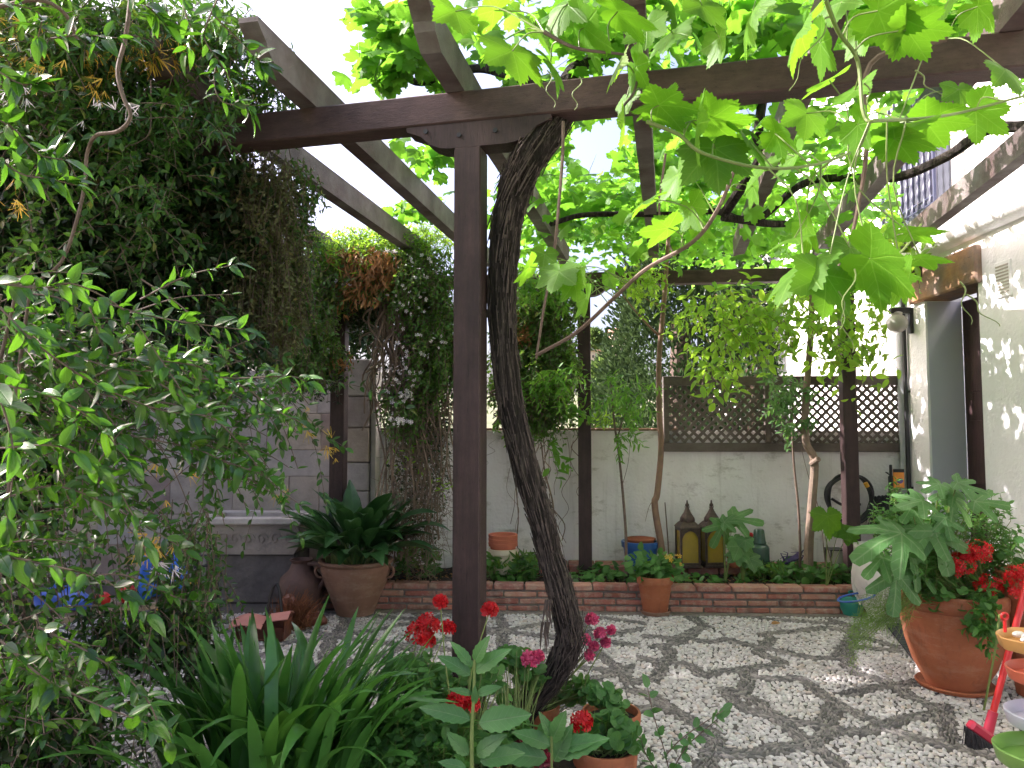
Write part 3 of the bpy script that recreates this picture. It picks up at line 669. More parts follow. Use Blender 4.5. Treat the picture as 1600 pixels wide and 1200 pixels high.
# ---- stone wall on the left + pillar
def blocks(mb, s_a, s_b, z_a, z_b, d, rows, th_=.22):
    z = z_a
    for h in rows:
        if z+h > z_b+.01: h = z_b-z
        if h < .05: break
        x = s_a
        while x < s_b-.01:
            l = min(random.uniform(.22, .68), s_b-x); 
            if s_b-x-l < .12: l = s_b-x
            mb.box(WP(x+l/2, d+th_/2+random.uniform(-.006, .006), z+h/2), (l-.003, th_, h-.003), WAX, .006); x += l
        z += h
SL = S_of(590); th = thing('stone_wall', 'wall of large grey and mauve stone blocks behind the urn and sink', 'wall', WP(SL-1))
mb = MB(); blocks(mb, SL-4.6, SL, -.02, 2.15, -.02, [.42, .30, .38, .26, .36, .43]); mb.build('blockwork', M['ashlar'], th)
MB().box(WP(SL-2.3, .11, 1.06), (4.58, .17, 2.12), WAX).build('core', M['mortar'], th)
th = thing('stone_pillar', 'pale block pillar at the end of the stone wall beside the jasmine', 'pillar', WP(S_of(565)))
mb = MB(); sp0, sp1 = S_of(541), S_of(588); z = 0
for h in (.3, .36, .3, .27, .33, .3, .36): mb.box(WP((sp0+sp1)/2, -.17, z+h/2), (sp1-sp0, .26, h-.008), WAX, .01); z += h
mb.build('blockwork', M['ashlar'], th)
MB().box(WP(sp1+.035, -.17, 1.1), (.05, .2, 2.2), WAX, .004).build('edge_board', M['greypost'], th)

# ---- house on the right
def HP(y, d=0, z=0): return W0-wv_*y+wu*d+wz*z         # y metres towards camera along the house wall, d into the house
HAX = np.array([-wv_, wu, wz])
th = thing('white_house', 'white plastered house with timber lintel doorway and iron window grille', 'house', HP(3))
oy0, oy1, oz = .50, 1.32, 2.70                         # opening
def wallbox(mb, ya, yb, za, zb, t=.32): mb.box(HP((ya+yb)/2, t/2, (za+zb)/2), (yb-ya, t, zb-za), HAX)
mb = MB(); wallbox(mb, -6.0, oy0, -.05, 6.2); wallbox(mb, oy1, 7.5, -.05, 6.2); wallbox(mb, oy0, oy1, oz+.3, 6.2)
mb.box(HP(.8, 2.2, 3.1), (8, .1, 6.2), HAX); mb.build('wall', M['house_white'], th)
MB().box(HP(oy0+.002, .17, oz/2), (.004, .30, oz-.01), HAX).build('door_reveal', M['door_grey'], th)
MB().box(HP((oy0+oy1)/2, .345, oz/2), (oy1-oy0-.01, .045, oz-.01), HAX, .005).build('door', M['door_wood'], th)
fr = MB()
for zz in (.55, 1.35, 2.15): fr.box(HP((oy0+oy1)/2, .318, zz), (.66, .012, .55), HAX, .004)
fr.build('door_panelling', M['door_wood'], th)
MB().box(HP(oy1-.03, .12, oz/2), (.06, .2, oz-.02), HAX, .004).build('door_frame', M['door_wood'], th)
mb = MB(); ly0, ly1 = oy0-.20, oy1+.06; mb.box(HP((ly0+ly1)/2, .10, oz+.155), (ly1-ly0, .30, .305), HAX, .015); mb.build('lintel', M['lintel'], th)
mb = MB(); mb.tube([HP(-.2, -.0, 3.22), HP(.6, -.01, 3.20), HP(2, -.01, 3.20), HP(6, 0, 3.2)], .13, 16, sub=3); mb.build('plaster_moulding', M['house_white'], th, smooth=True)
vy = (lambda px: None)
def hy(px, pz=0): # distance along the wall at pixel column
    r = (px-800)/F; # (W0x - wvx*y) = r*(W0y - wvy*y)
    return (W0[0]-r*W0[1])/(wv_[0]-r*wv_[1])
y1, y0 = hy(1588), hy(1568); zc = 1.55+(670-437)/F*(W0[1]-y0)
mb = MB(); mb.box(HP((y0+y1)/2, -.006, zc), (y1-y0+.03, .02, .27), HAX, .003); 
vent = mb.build('vent', M['house_white'], th)
mb = MB()
for k in range(9): mb.box(HP((y0+y1)/2, -.018, zc-.1+k*.025), (y1-y0, .006, .011), HAX)
mb.build('slat', M['greypost'], vent)
# window grille
gy0, gy1 = hy(1418), hy(1502)
gz0, gz1 = 3.42, 4.62
wn = MB().box(HP((gy0+gy1)/2, .002, (gz0+gz1)/2), (abs(gy1-gy0)-.02, .03, gz1-gz0), HAX).build('window', M['winglass'], th)
mb = MB()
for zz in (gz0+.03, gz0+.09, gz1): mb.tube([HP(gy0-.03, -.16, zz), HP(gy1+.03, -.16, zz)], .012, 6)
for yy in (gy0-.02, gy1+.02):
    for zz in (gz0+.03, gz1): mb.tube([HP(yy, -.16, zz), HP(yy, .0, zz)], .010, 6)
    mb.tube([HP(yy, -.16, gz0), HP(yy, -.16, gz1)], .018, 6)
nb = 9
for k in range(nb):
    y = gy0+(gy1-gy0)*(k+.5)/nb; zs = np.linspace(gz0, gz1, 40); rr = .009+.010*np.abs(np.sin((zs-gz0)*pi/.12))**1.5
    mb.tube([HP(y, -.16, z) for z in zs], rr, 8)
mb.build('window_grille', M['grille'], th, smooth=True)
MB().box(HP(gy1+.12, -.02, 3.95), (.12, .05, 1.4), HAX, .004).build('shutter', M['greypost'], th)
# downpipe + cable pipe at corner
th = thing('downpipe', 'grey painted downpipe at the corner of the house and garden wall', 'pipe', WP(-.02, -.05))
mb = MB(); mb.tube([WP(-.0, -.06, 0), WP(-.0, -.06, 2.9)], .052, 16); mb.build('pipe', M['steel'], th, smooth=True)
for zz in (.7, 2.2): MB().tube([WP(-.0, -.06, zz), WP(-.0, -.06, zz+.03)], .058, 16).build('bracket', M['steel'], th)
th = thing('cable_conduit', 'thin black conduit running up beside the grey downpipe', 'pipe', HP(.16, -.03))
MB().tube([HP(.16, -.028, 0), HP(.16, -.028, 2.85)], .02, 8).build('pipe', M['black'], th, smooth=True)
for zz in (1.0, 1.9): MB().box(HP(.16, -.01, zz), (.06, .02, .02), HAX).build('clip', M['black'], th)
# wall lamp
ly = .27; zl = 1.55+(670-490)/F*(W0[1]-ly); th = thing('wall_lamp', 'white globe lamp on a black arm beside the doorway', 'lamp', HP(ly, 0, zl))
mb = MB(); mb.box(HP(ly, -.015, zl-.06), (.05, .03, .24), HAX, .004); mb.box(HP(ly, -.11, zl+.035), (.06, .19, .055), HAX, .006); mb.build('bracket', M['black'], th)
mb = MB(); mb.ball(HP(ly, -.14, zl-.085), .095, 24, 14, (1, 1, .92)); mb.lathe(HP(ly, -.14, zl-.01), [(.045, 0), (.05, .025), (.04, .03)], 16); mb.build('globe', M['globe'], th, smooth=True)

# ---- planting bed of bricks
bz = .235; BF = 6.22                                    # front face y at x=0 of the wall frame
bd = W0[1]-6.18                                         # depth in front of the wall
sb0, sb1 = S_of(560)-.2, S_of(1352)+.12
th = thing('brick_planting_bed', 'low bed edged with thin red bricks in front of the white wall', 'planter', WP(-2, -bd))
mb = MB(); L = sb1-sb0; z = .012
for row in range(4):
    h = .046 if row < 3 else .05; x = sb0-(.14 if row % 2 else 0)
    while x < sb1:
        l = random.uniform(.26, .31); xa, xb = max(x, sb0), min(x+l, sb1)
        if xb-xa > .04: mb.box(WP((xa+xb)/2, -bd+.06+random.uniform(-.004, .004)-(.008 if row == 3 else 0), z+h/2), (xb-xa-.012, .14, h-.004+random.uniform(-.003, .002)), WAX+rng.normal(0, .004, (3, 3)), .007)
        x += l
    z += h+.012
mb.build('brick_edging', M['brick'], th)
MB().box(WP((sb0+sb1)/2, -bd+.07, .105), (L-.01, .125, .21), WAX).build('mortar_core', M['mortar'], th)
mb = MB(); nx, ny = 120, 16; V = []; Fs = []
for j in range(ny):
    for i in range(nx): V.append(WP(sb0+.02+(L-.04)*i/(nx-1), -bd+.13+(bd-.14)*j/(ny-1), .20+random.uniform(-.012, .018)+.02*sin(i*.3)*sin(j*.7)))
for j in range(ny-1):
    for i in range(nx-1): Fs.append((j*nx+i, j*nx+i+1, (j+1)*nx+i+1, (j+1)*nx+i))
mb.add(V, Fs); mb.build('soil', M['soil'], th)
mb = MB(); x = S_of(750)
while x < S_of(1320): l = random.uniform(.25, .3); mb.box(WP(x+l/2, -.16, .245), (l-.012, .30, .07), WAX+rng.normal(0, .004, (3, 3)), .006); x += l
mb.build('brick_ledge', M['brick'], th)
LEDGE = .282
# grey mortar kerb strip at the bed foot
MB().box(WP((sb0+sb1)/2, -bd-.045, .006), (L, .09, .02), WAX, .004).build('mortar_footing', M['mortar'], th)
# ================================================================== PERGOLA
PA = R(13.2); RA = R(12.0)
bu = np.array([cos(PA), -sin(PA), 0]); bv = np.array([sin(PA), cos(PA), 0]); ru = np.array([sin(RA), cos(RA), 0]); rs = np.array([cos(RA), -sin(RA), 0])
P0 = AT(728, 670, 3.25)*[1, 1, 0]; P0[1] = 3.262; BZ0, BZ1 = 2.945, 3.09
PE = thing('pergola', 'dark brown timber pergola carrying the grapevine over the patio', 'pergola', P0)
BAX = np.array([bu, bv, wz]); pw = .125
mb = MB(); mb.box(P0+bv*(pw/2)+wz*(BZ0-.118)/2, (pw, pw, BZ0-.118), BAX, .006); mb.build('post', M['post'], PE)
# front beam, tilted a hair like the photo
def beam_pt(s, d=0, z=0): return P0+bu*s+bv*d+wz*z
mb = MB(); mb.box(beam_pt(.5, pw/2, (BZ0+BZ1)/2), (7.6, pw, BZ1-BZ0), BAX, .007); mb.build('beam', M['beam'], PE)
# corbel on top of post with ogee ends
def corbel(o, ex, ey, hl=.34, hh=.115, t=pw-.012):
    pr = [(-hl, hh), (-hl, hh*.82), (-hl+.035, hh*.70), (-hl+.07, hh*.58), (-hl+.09, hh*.40), (-hl+.12, hh*.20), (-hl+.16, hh*.05), (-hl+.20, 0)]
    pr = pr+[(-a, b) for a, b in reversed(pr)]; mb = MB(); mb.prism(pr, o, ex, wz, ey, t); return mb.build('corbel', M['post'], PE)
corbel(beam_pt(.045, .006, BZ0-.117), bu, bv)
# rafters
def rafter(s, z=BZ1+.0, front=.56, back=4.35, w=.088, h=.155, s2=None, ogee=True, label=None):
    o = beam_pt(s, pw/2, z)-ru*0; pr = [(-front-.02, h), (-front-.02, h*.86), (-front+.01, h*.70), (-front+.05, h*.52), (-front+.07, h*.30), (-front+.12, h*.12), (-front+.15, 0)] if ogee else [(-front, h), (-front, 0)]
    pr = pr+[(back, 0), (back, h*.6), (back+.04, h)]
    mb = MB(); mb.prism([(a, b) for a, b in pr], o-rs*w/2, ru, wz, rs, w); return mb.build('rafter', M['rafter'], PE)
rspos = [-2.07, -1.31, -.80, -.06, .765, 1.505, 2.195, 2.88]
for i, s in enumerate(rspos): rafter(s, back=3.3+[-.1, -.1, .2, .25, .2, .3, .45, .5][i])
# back beam and back posts
Bk = AT(912, 430, 6.85)*[1, 1, 0]; Bk2 = AT(1323, 430, 6.6)*[1, 1, 0]; ku = nrm(Bk2-Bk); kv = np.array([-ku[1], ku[0], 0]); KAX = np.array([ku, kv, wz])
def kp(s, d=0, z=0): return Bk+ku*s+kv*d+wz*z
LK = np.linalg.norm(Bk2-Bk); KZ0, KZ1 = 2.90, 3.02
MB().box(kp(.1, .06, (KZ0+KZ1)/2), (6.4, .12, KZ1-KZ0), KAX, .006).build('beam', M['beam'], PE)
for s in (0, LK): MB().box(kp(s, .06, .18+(KZ0-.1-.18)/2), (.122, .122, KZ0-.1-.18), KAX, .005).build('post', M['post'], PE); corbel(kp(s, .006, KZ0-.099), ku, kv, .27, .098)
pl = AT(528, 600, 6.6); MB().box((pl[0], 6.66, (KZ0-.02)/2), (.13, .12, KZ0-.02), KAX, .005).build('post', M['post'], PE)
for (dx, dz) in ((-.04, -.06), (.13, -.055), (-.20, -.03)):
    a = beam_pt(.0+dx, .006, BZ0+dz); MB().tube([a-bv*.0, a-bv*.006], .011, 8).build('bolt', M['black'], PE)
# ================================================================== GRAPEVINE
def pxs(l): return [AT(a, b, c) for a, b, c in l]
GV = thing('grapevine', 'old grapevine with shaggy twisted trunk climbing beside the centre post over the pergola', 'vine', GZ(812, 1180))
tr = pxs([(808, 1200, 3.46), (811, 1135, 3.44), (824, 1102, 3.42), (855, 1066, 3.40), (878, 1032, 3.38), (889, 994, 3.37), (884, 960, 3.36), (872, 912, 3.36), (858, 864, 3.37), (848, 817, 3.37), (820, 725, 3.38), (798, 630, 3.38), (787, 540, 3.38), (784, 460, 3.38), (790, 370, 3.36), (804, 300, 3.33), (828, 245, 3.28), (862, 195, 3.30), (885, 140, 3.46), (902, 105, 3.8)])
rad = np.array([.080, .072, .066, .063, .068, .064, .068, .068, .058, .066, .067, .066, .069, .071, .071, .076, .084, .084, .06, .045])
rad = rad*np.interp(np.arange(20), [0, 9, 14, 19], [.82, .84, .93, 1.0]); mb = MB(); mb.tube(tr, rad, 40, bark=.10, sub=14); trunk = mb.build('trunk', M['vinebark'], GV, smooth=False)
sp, sr = spline(tr, rad, 10); A = []; B = []
for i in range(1700):   # shredding bark strips
    k = random.randrange(3, len(sp)-16); a = random.uniform(0, 2*pi); T = nrm(sp[k+1]-sp[k]); e1 = nrm(np.cross(T, [.1, 1, .2])); e2 = np.cross(T, e1); off = cos(a)*e1+sin(a)*e2
    l = random.uniform(.04, .16); p = sp[k]+off*sr[k]*1.0; q = p+T*l*random.choice([1, -1])+off*random.uniform(-.004, .012)+np.array([rng.normal(0, .004), 0, rng.normal(0, .004)]); A.append(p); B.append(q)
sticks('bark_shred', M['barkstrip'], A, B, rng.uniform(.0012, .0045, len(A)), trunk)
mb = MB()
for (p0, k) in (((853, 1000, 3.31), 6), ((858, 965, 3.31), 5)):
    for i in range(k): a = AT(p0[0]-random.uniform(-6, 6), p0[1]-28, p0[2]); mb.tube([a, a-[.008, 0, .05], a-[random.uniform(-.01, .02), 0, random.uniform(.08, .15)]], [.006, .005, .001], 5)
mb.build('bark_strand', M['barkstrip'], trunk)
def limb(pts, r0, r1, mat='vinebark', par=None, sides=10, bark=.12, name='limb'):
    mb = MB(); mb.tube(pxs(pts), np.linspace(r0, r1, len(pts)), sides, bark=bark, sub=6); return mb.build(name, M[mat], par if par is not None else GV)
limb([(1600, 198, 4.3), (1540, 205, 4.5), (1480, 245, 4.7), (1400, 278, 4.9), (1310, 278, 5.1), (1250, 290, 5.2), (1180, 345, 5.2), (1120, 330, 5.2), (1060, 335, 5.2), (920, 335, 5.3), (860, 350, 5.2)], .035, .018)
limb([(1130, 335, 5.0), (1160, 290, 4.8), (1190, 240, 4.6), (1180, 205, 4.5)], .035, .03)
limb([(900, 105, 3.8), (960, 80, 4.0), (1050, 66, 4.2), (1150, 55, 4.4), (1200, 60, 4.5), (1185, 205, 4.5)], .036, .03)
limb([(880, 150, 3.4), (800, 118, 3.7), (740, 108, 4.0), (660, 130, 4.2), (620, 110, 4.3)], .03, .018)
limb([(1240, 350, 5.3), (1200, 350, 5.25), (1130, 340, 5.1)], .022, .03)
# thin canes
canes = [[(880, 190, 3.0), (878, 260, 3.0), (865, 400, 3.1), (850, 480, 3.15), (838, 560, 3.2)],
         [(838, 555, 3.2), (900, 520, 3.0), (960, 465, 2.7), (1010, 420, 2.5), (1080, 380, 2.3), (1120, 330, 2.2), (1150, 260, 2.1)],
         [(1480, 60, 2.0), (1360, 100, 2.1), (1354, 230, 2.1), (1345, 300, 2.2), (1320, 400, 2.3), (1270, 450, 2.3)],
         [(985, 50, 1.9), (1000, 90, 1.9), (992, 140, 1.8), (975, 165, 1.8)],
         [(850, 50, 1.7), (900, 75, 1.7), (975, 85, 1.7)], [(1010, 190, 1.7), (1060, 210, 1.7), (1100, 240, 1.7), (1200, 263, 1.7), (1300, 250, 1.75), (1400, 200, 1.8)],
         [(1290, 0, 1.4), (1310, 50, 1.45), (1340, 95, 1.5), (1350, 180, 1.5), (1380, 188, 1.5), (1480, 180, 1.6), (1600, 150, 1.6)],
         [(1040, 240, 2.8), (1030, 330, 2.9), (1045, 380, 3.0), (1055, 400, 3.0)], [(1330, 420, 2.1), (1400, 400, 2.1), (1440, 350, 2.1)], [(1260, 420, 2.1), (1330, 430, 2.1), (1420, 440, 2.1)]]
for i, c in enumerate(canes):
    limb(c, .005 if i not in (0, 1, 2) else .008, .003 if i not in (0, 1, 2) else .006, 'twig' if i in (0, 1, 2, 3, 4, 7) else 'greenstem', sides=6, bark=0, name='cane')
# big near leaves: (px, py of leaf centre, size px, Y, image angle of the tip (0 = down, + = right), tilt)
NL = [(715, 30, 95, 1.9, 10), (805, 95, 125, 1.7, 5), (770, 75, 80, 1.8, -30), (845, 55, 95, 1.8, 20), (880, 20, 100, 1.7, -20), (925, 55, 120, 1.7, 30), (870, 110, 85, 1.75, 25), (760, 20, 85, 1.9, -60), (985, 25, 120, 1.7, 60), (1000, 115, 80, 1.8, 20), (1045, 60, 90, 2.1, -20), (960, 110, 75, 1.8, -20),
      (1240, 60, 125, 1.35, -35), (1290, 80, 100, 1.4, 10), (1395, 25, 130, 1.4, 55), (1440, 45, 110, 1.4, 75), (1330, 150, 95, 1.6, -40), (1285, 130, 80, 1.7, -60), (1395, 205, 110, 1.6, -70), (1420, 220, 105, 1.6, 60), (1350, 205, 80, 1.6, 20), (1470, 190, 110, 1.7, 75), (1540, 185, 100, 1.7, 35), (1580, 120, 90, 1.8, 20), (1500, 150, 70, 1.8, 0),
      (1050, 165, 105, 1.7, 80), (1020, 165, 90, 1.8, -60), (975, 205, 80, 1.8, -10), (1085, 215, 130, 1.75, -15), (1130, 190, 110, 1.8, 60), (1180, 225, 110, 1.8, 30), (1120, 250, 120, 1.75, 5), (1225, 215, 85, 1.8, 40), (1190, 265, 95, 1.9, -30), (1060, 285, 85, 2.3, 0), (1085, 335, 75, 2.3, 10), (1005, 315, 75, 2.2, -50), (1030, 360, 80, 2.3, -60), (1100, 360, 60, 2.4, 40),
      (1240, 430, 140, 1.55, -50), (1290, 450, 130, 1.5, -15), (1330, 400, 90, 1.6, 0), (1385, 420, 150, 1.5, 35), (1415, 445, 85, 1.55, 10), (1440, 362, 85, 1.7, 80), (1455, 405, 75, 1.6, 80), (1230, 375, 85, 1.9, -70), (1270, 365, 80, 1.9, 20), (1180, 300, 60, 2.4, 0), (1290, 290, 85, 2.0, 20), (1260, 190, 80, 1.9, -10), (1240, 255, 75, 2.0, -20),
      (870, 435, 75, 2.5, -10), (820, 425, 65, 2.6, -30), (900, 450, 60, 2.5, 20), (917, 475, 60, 2.6, 10), (850, 405, 50, 2.7, 0), (955, 440, 40, 2.7, 20), (980, 160, 60, 1.9, 0), (1010, 55, 80, 1.8, 0), (1100, 20, 100, 2.2, 10), (1170, 30, 110, 2.2, -30), (1130, 70, 80, 2.4, 20), (1350, 60, 80, 1.6, 0), (1310, 15, 90, 1.5, -20), (1540, 20, 90, 1.9, 30), (1480, 10, 90, 1.7, -20)]
CP = np.concatenate([spline(pxs(c), .01, 12)[0] for c in canes]); pt_ = MB()
pos = []; dd = []; nn = []; ss = []
for (px, py, szp, Y, an) in NL:
    s = szp/F*Y*.66; an = R(an+random.uniform(-8, 8)); tip = np.array([sin(an), 0, -cos(an)]); lean = random.uniform(.2, .6)
    d = nrm(tip+np.array([0, -lean*.8, .1])); c = AT(px, py, Y); view = nrm(np.array([0, 0, CAMZ])-c)
    n_ = nrm(-view*0+np.array([random.uniform(-.35, .35), -.15, 1.0])*.75+view*-.55*random.choice([1, 1, .3]))
    p = c-d*s*.3; pos.append(p); dd.append(d); nn.append(n_); ss.append(s)
    k = np.argmin(np.linalg.norm(CP-p, axis=1)); q = CP[k]; dq = np.linalg.norm(q-p)
    if dq > .38: q = p-d*.05+np.array([0, .02, .03])
    m1 = (p+q)/2-d*.04*min(1, dq*4)+np.array([0, 0, .01]); pt_.tube([p, m1, q], [.0018, .0017, .0022], 5, sub=4)
leaves('leaf_cluster', M['vine'], 'grape', pos, dd, nn, ss, GV, curl=.16)
pt_.build('petiole', M['greenstem'], GV, smooth=True)
# tendrils
mb = MB()
for (px, py, Y, l, sx) in [(855, 110, 1.6, 60, 8), (905, 120, 1.6, 50, -10), (1290, 40, 1.35, 90, -60), (1350, 130, 1.4, 60, 20), (1335, 420, 1.45, 90, -25), (1500, 440, 1.5, 70, 15), (1510, 460, 1.5, 60, 50), (1430, 110, 1.5, 50, 40), (1310, 455, 1.5, 100, 20), (1120, 270, 1.8, 50, 4)]:
    pts = [AT(px+sx*t+6*sin(t*9), py+l*t-(sx*t*t*.2), Y) for t in np.linspace(0, 1, 12)]; mb.tube(pts, np.linspace(.0018, .0007, 12), 5)
mb.build('tendril', M['greenstem'], GV)
# canopy leaves over the pergola
def poly_in(px, py, poly):
    poly = np.array(poly); x0, y0 = poly[:, 0], poly[:, 1]; x1, y1 = np.roll(x0, -1), np.roll(y0, -1); ins = np.zeros(len(px), bool)
    for a, b, c, d in zip(x0, y0, x1, y1):
        m = ((b > py) != (d > py)) & (px < (c-a)*(py-b)/((d-b) if d != b else 1e-9)+a); ins ^= m
    return ins
N = 8600; P = np.stack([rng.uniform(-2.2, 3.9, N), rng.uniform(.3, 7.9, N), rng.uniform(3.24, 3.7, N)], 1)
hang = rng.uniform(0, 1, N) < .07; P[hang, 2] = rng.uniform(2.6, 3.15, hang.sum())
px, py = proj(P); front = P[:, 1] > .6
cl = np.sin(P[:, 0]*5.1+1.3*np.sin(P[:, 1]*2.2))+np.sin(P[:, 1]*4.3+P[:, 0]*2.7)      # clumps
gapsky = poly_in(px, py, [(330, -400), (540, -400), (560, 60), (530, 120), (600, 180), (560, 210), (700, 290), (700, 320), (640, 360), (560, 370), (480, 400), (200, 400), (200, 0)]) \
    | poly_in(px, py, [(895, 195), (985, 180), (985, 245), (930, 275), (880, 240)]) | poly_in(px, py, [(1500, 120), (1600, 80), (1600, 420), (1440, 420), (1400, 350), (1405, 215), (1490, 190)]) \
    | poly_in(px, py, [(640, 215), (760, 240), (760, 300), (700, 290)]) | poly_in(px, py, [(925, 455), (1010, 445), (1000, 540), (925, 520)])
low = (py > 455) & (P[:, 2] < 3.0) & (px < 1250)
nearhole = hang & (P[:, 1] < 3.4)                    # nothing dangling near the camera other than the placed leaves
leftpart = (P[:, 0] < -.1) & (cl < .3) & front
keep = ~(gapsky & front) & ~low & ~nearhole & ~leftpart & ((cl > -1.25) | (rng.uniform(0, 1, N) < .35)) & ~((py > 345) & (px < 800) & front)
keep &= ~((px > 1440) & (py > 230) & front) & ~(hang & (px < 820) & front & (py > 150))
P = P[keep]; N = len(P); print('canopy', N)
d = np.stack([rng.normal(0, .7, N), rng.normal(-.3, .7, N), rng.uniform(-1.1, .1, N)], 1); nn = np.stack([rng.normal(0, .45, N), rng.normal(-.1, .45, N), np.ones(N)], 1)
leaves('canopy_leaves', M['vine_far'], 'grape_lo', P, d, nn, rng.uniform(.055, .10, N), GV, curl=.2)
k = rng.choice(N, 500); sticks('shoot', M['greenstem'], P[k], P[k]+rv(500, .06)+[0, 0, .05], .0022, GV)
def leafcloud(bl, par, mat, tpl, ls, name='leaf_cluster', dn=(0, 0, -.3), dv=.7, curl=.15):
    P = blobs(bl); N = len(P)
    return leaves(name, M[mat], tpl, P, np.array(dn)+rv(N, dv), np.array([0, -.15, 1.])+rv(N, .5), rng.uniform(ls*.65, ls*1.15, N), par, curl)
# bright clusters seen against the sky
leafcloud([(640, 60, 3.9, 70, 60, .35, 170), (600, 110, 4.0, 45, 35, .3, 90), (690, 110, 4.1, 40, 40, .3, 60), (570, 20, 3.9, 30, 30, .3, 30)], GV, 'vine_far', 'grape', .085)
leafcloud([(680, 250, 4.8, 45, 30, .3, 45), (650, 325, 6.0, 50, 22, .3, 50), (880, 310, 6.2, 70, 50, .5, 170), (980, 310, 6.2, 50, 45, .5, 90), (950, 350, 7.2, 90, 40, .5, 190), (1080, 350, 7.2, 80, 50, .5, 160), (1200, 310, 6.4, 110, 60, .6, 120),
           (1150, 90, 4.2, 170, 60, .6, 170), (1320, 50, 4, 140, 50, .6, 110), (960, 40, 3.6, 150, 45, .4, 150), (1200, 30, 3.5, 150, 40, .4, 130), (1420, 30, 3.4, 120, 35, .4, 90), (1010, 250, 5.4, 60, 40, .4, 60), (1090, 240, 5.6, 90, 60, .5, 110), (1180, 370, 7.3, 100, 40, .5, 80), (1290, 240, 5.0, 90, 60, .5, 25)], GV, 'vine_far', 'grape_lo', .085)
# ================================================================== LEFT: honeysuckle hedge, glossy shrub
def bush(name, label, cat, base, blist, mat, tpl, ls, k, L, dirf, par=None, pair=True, group=None, spread=.85, droop=.3, twigr=.0022, flowers=None):
    th = par if par is not None else thing(name, label, cat, base, group)
    c = blobs(blist); N = len(c); d = dirf(c)
    P, D, Nn, S, A, B = sprigs(c, d, rng.uniform(L*.6, L*1.2, N), k, ls, pair, spread, droop)
    leaves('leaf_cluster', M[mat], tpl, P, D, Nn, S, th); sticks('twig', M['twig'], A, B, twigr, th, twigr*.8)
    return th
HD = thing('honeysuckle', 'huge honeysuckle hedge with yellow and white flowers hanging over the left end of the pergola', 'climber', (-2.3, 3.6, 0))
out = lambda c: nrm(c-np.array([-2.6, 4.2, 1.9]))*.5+np.array([.15, -.35, -.45])+rv(len(c), .55)
# dark mass in the upper left
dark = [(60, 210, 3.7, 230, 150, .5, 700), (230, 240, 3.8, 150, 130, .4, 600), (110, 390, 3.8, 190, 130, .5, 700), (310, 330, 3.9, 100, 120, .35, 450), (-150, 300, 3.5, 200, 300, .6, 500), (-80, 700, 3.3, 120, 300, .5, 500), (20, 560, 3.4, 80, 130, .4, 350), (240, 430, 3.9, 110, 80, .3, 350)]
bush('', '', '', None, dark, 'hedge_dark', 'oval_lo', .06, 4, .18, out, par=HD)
# lit top layer
bush('', '', '', None, [(60, 60, 3.2, 150, 70, .4, 330), (200, 60, 3.3, 110, 60, .35, 260), (330, 70, 3.4, 90, 60, .3, 170), (230, 190, 3.2, 140, 40, .3, 160), (40, 160, 3.0, 90, 60, .3, 170), (400, 150, 3.7, 60, 40, .2, 90)], 'honey', 'lance', .06, 5, .2,
     lambda c: np.array([.2, -.4, .1])+rv(len(c), .7), par=HD)
bush('', '', '', None, [(80, 240, 3.0, 150, 80, .3, 80), (230, 280, 3.1, 90, 60, .3, 36), (60, 380, 3.0, 110, 80, .3, 50), (220, 350, 3.2, 90, 60, .3, 24)], 'honey', 'oval_lo', .045, 5, .2, out, par=HD)
# hanging curtain at the right side of the mass
cur = lambda c: np.array([.05, -.1, -1.2])+rv(len(c), .3)
bush('', '', '', None, [(400, 290, 3.9, 70, 70, .25, 420), (410, 400, 4.0, 75, 90, .25, 520), (350, 450, 4.0, 90, 80, .3, 380), (430, 480, 4.1, 50, 60, .2, 180), (330, 300, 3.9, 70, 80, .2, 220)], 'curtain', 'oval_lo', .034, 6, .2, cur, par=HD)
bush('', '', '', None, [(470, 300, 4.0, 35, 60, .2, 90), (460, 400, 4.2, 40, 70, .2, 120), (300, 520, 3.9, 110, 70, .3, 250)], 'honey', 'oval_lo', .036, 5, .16, cur, par=HD)
# lower body over the ground
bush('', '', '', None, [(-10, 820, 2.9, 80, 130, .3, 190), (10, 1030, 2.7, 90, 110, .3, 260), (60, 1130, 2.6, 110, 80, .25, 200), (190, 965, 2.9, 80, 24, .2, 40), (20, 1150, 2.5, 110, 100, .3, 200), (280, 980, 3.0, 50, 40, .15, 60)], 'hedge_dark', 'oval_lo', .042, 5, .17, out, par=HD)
bush('', '', '', None, [(170, 850, 2.9, 140, 60, .2, 26), (300, 840, 3.0, 60, 80, .2, 60), (210, 960, 2.8, 110, 30, .2, 40), (300, 920, 3.1, 60, 40, .2, 40), (90, 1050, 2.6, 110, 60, .2, 50), (170, 1140, 2.6, 90, 50, .2, 18)], 'honey', 'oval_lo', .035, 6, .2, cur, par=HD)
bush('', '', '', None, [(60, 560, 3.3, 140, 120, .25, 420), (30, 720, 3.2, 100, 90, .25, 260), (200, 540, 3.3, 120, 60, .2, 200), (330, 540, 3.5, 80, 50, .2, 160)], 'hedge_dark', 'oval_lo', .05, 4, .18, out, par=HD)
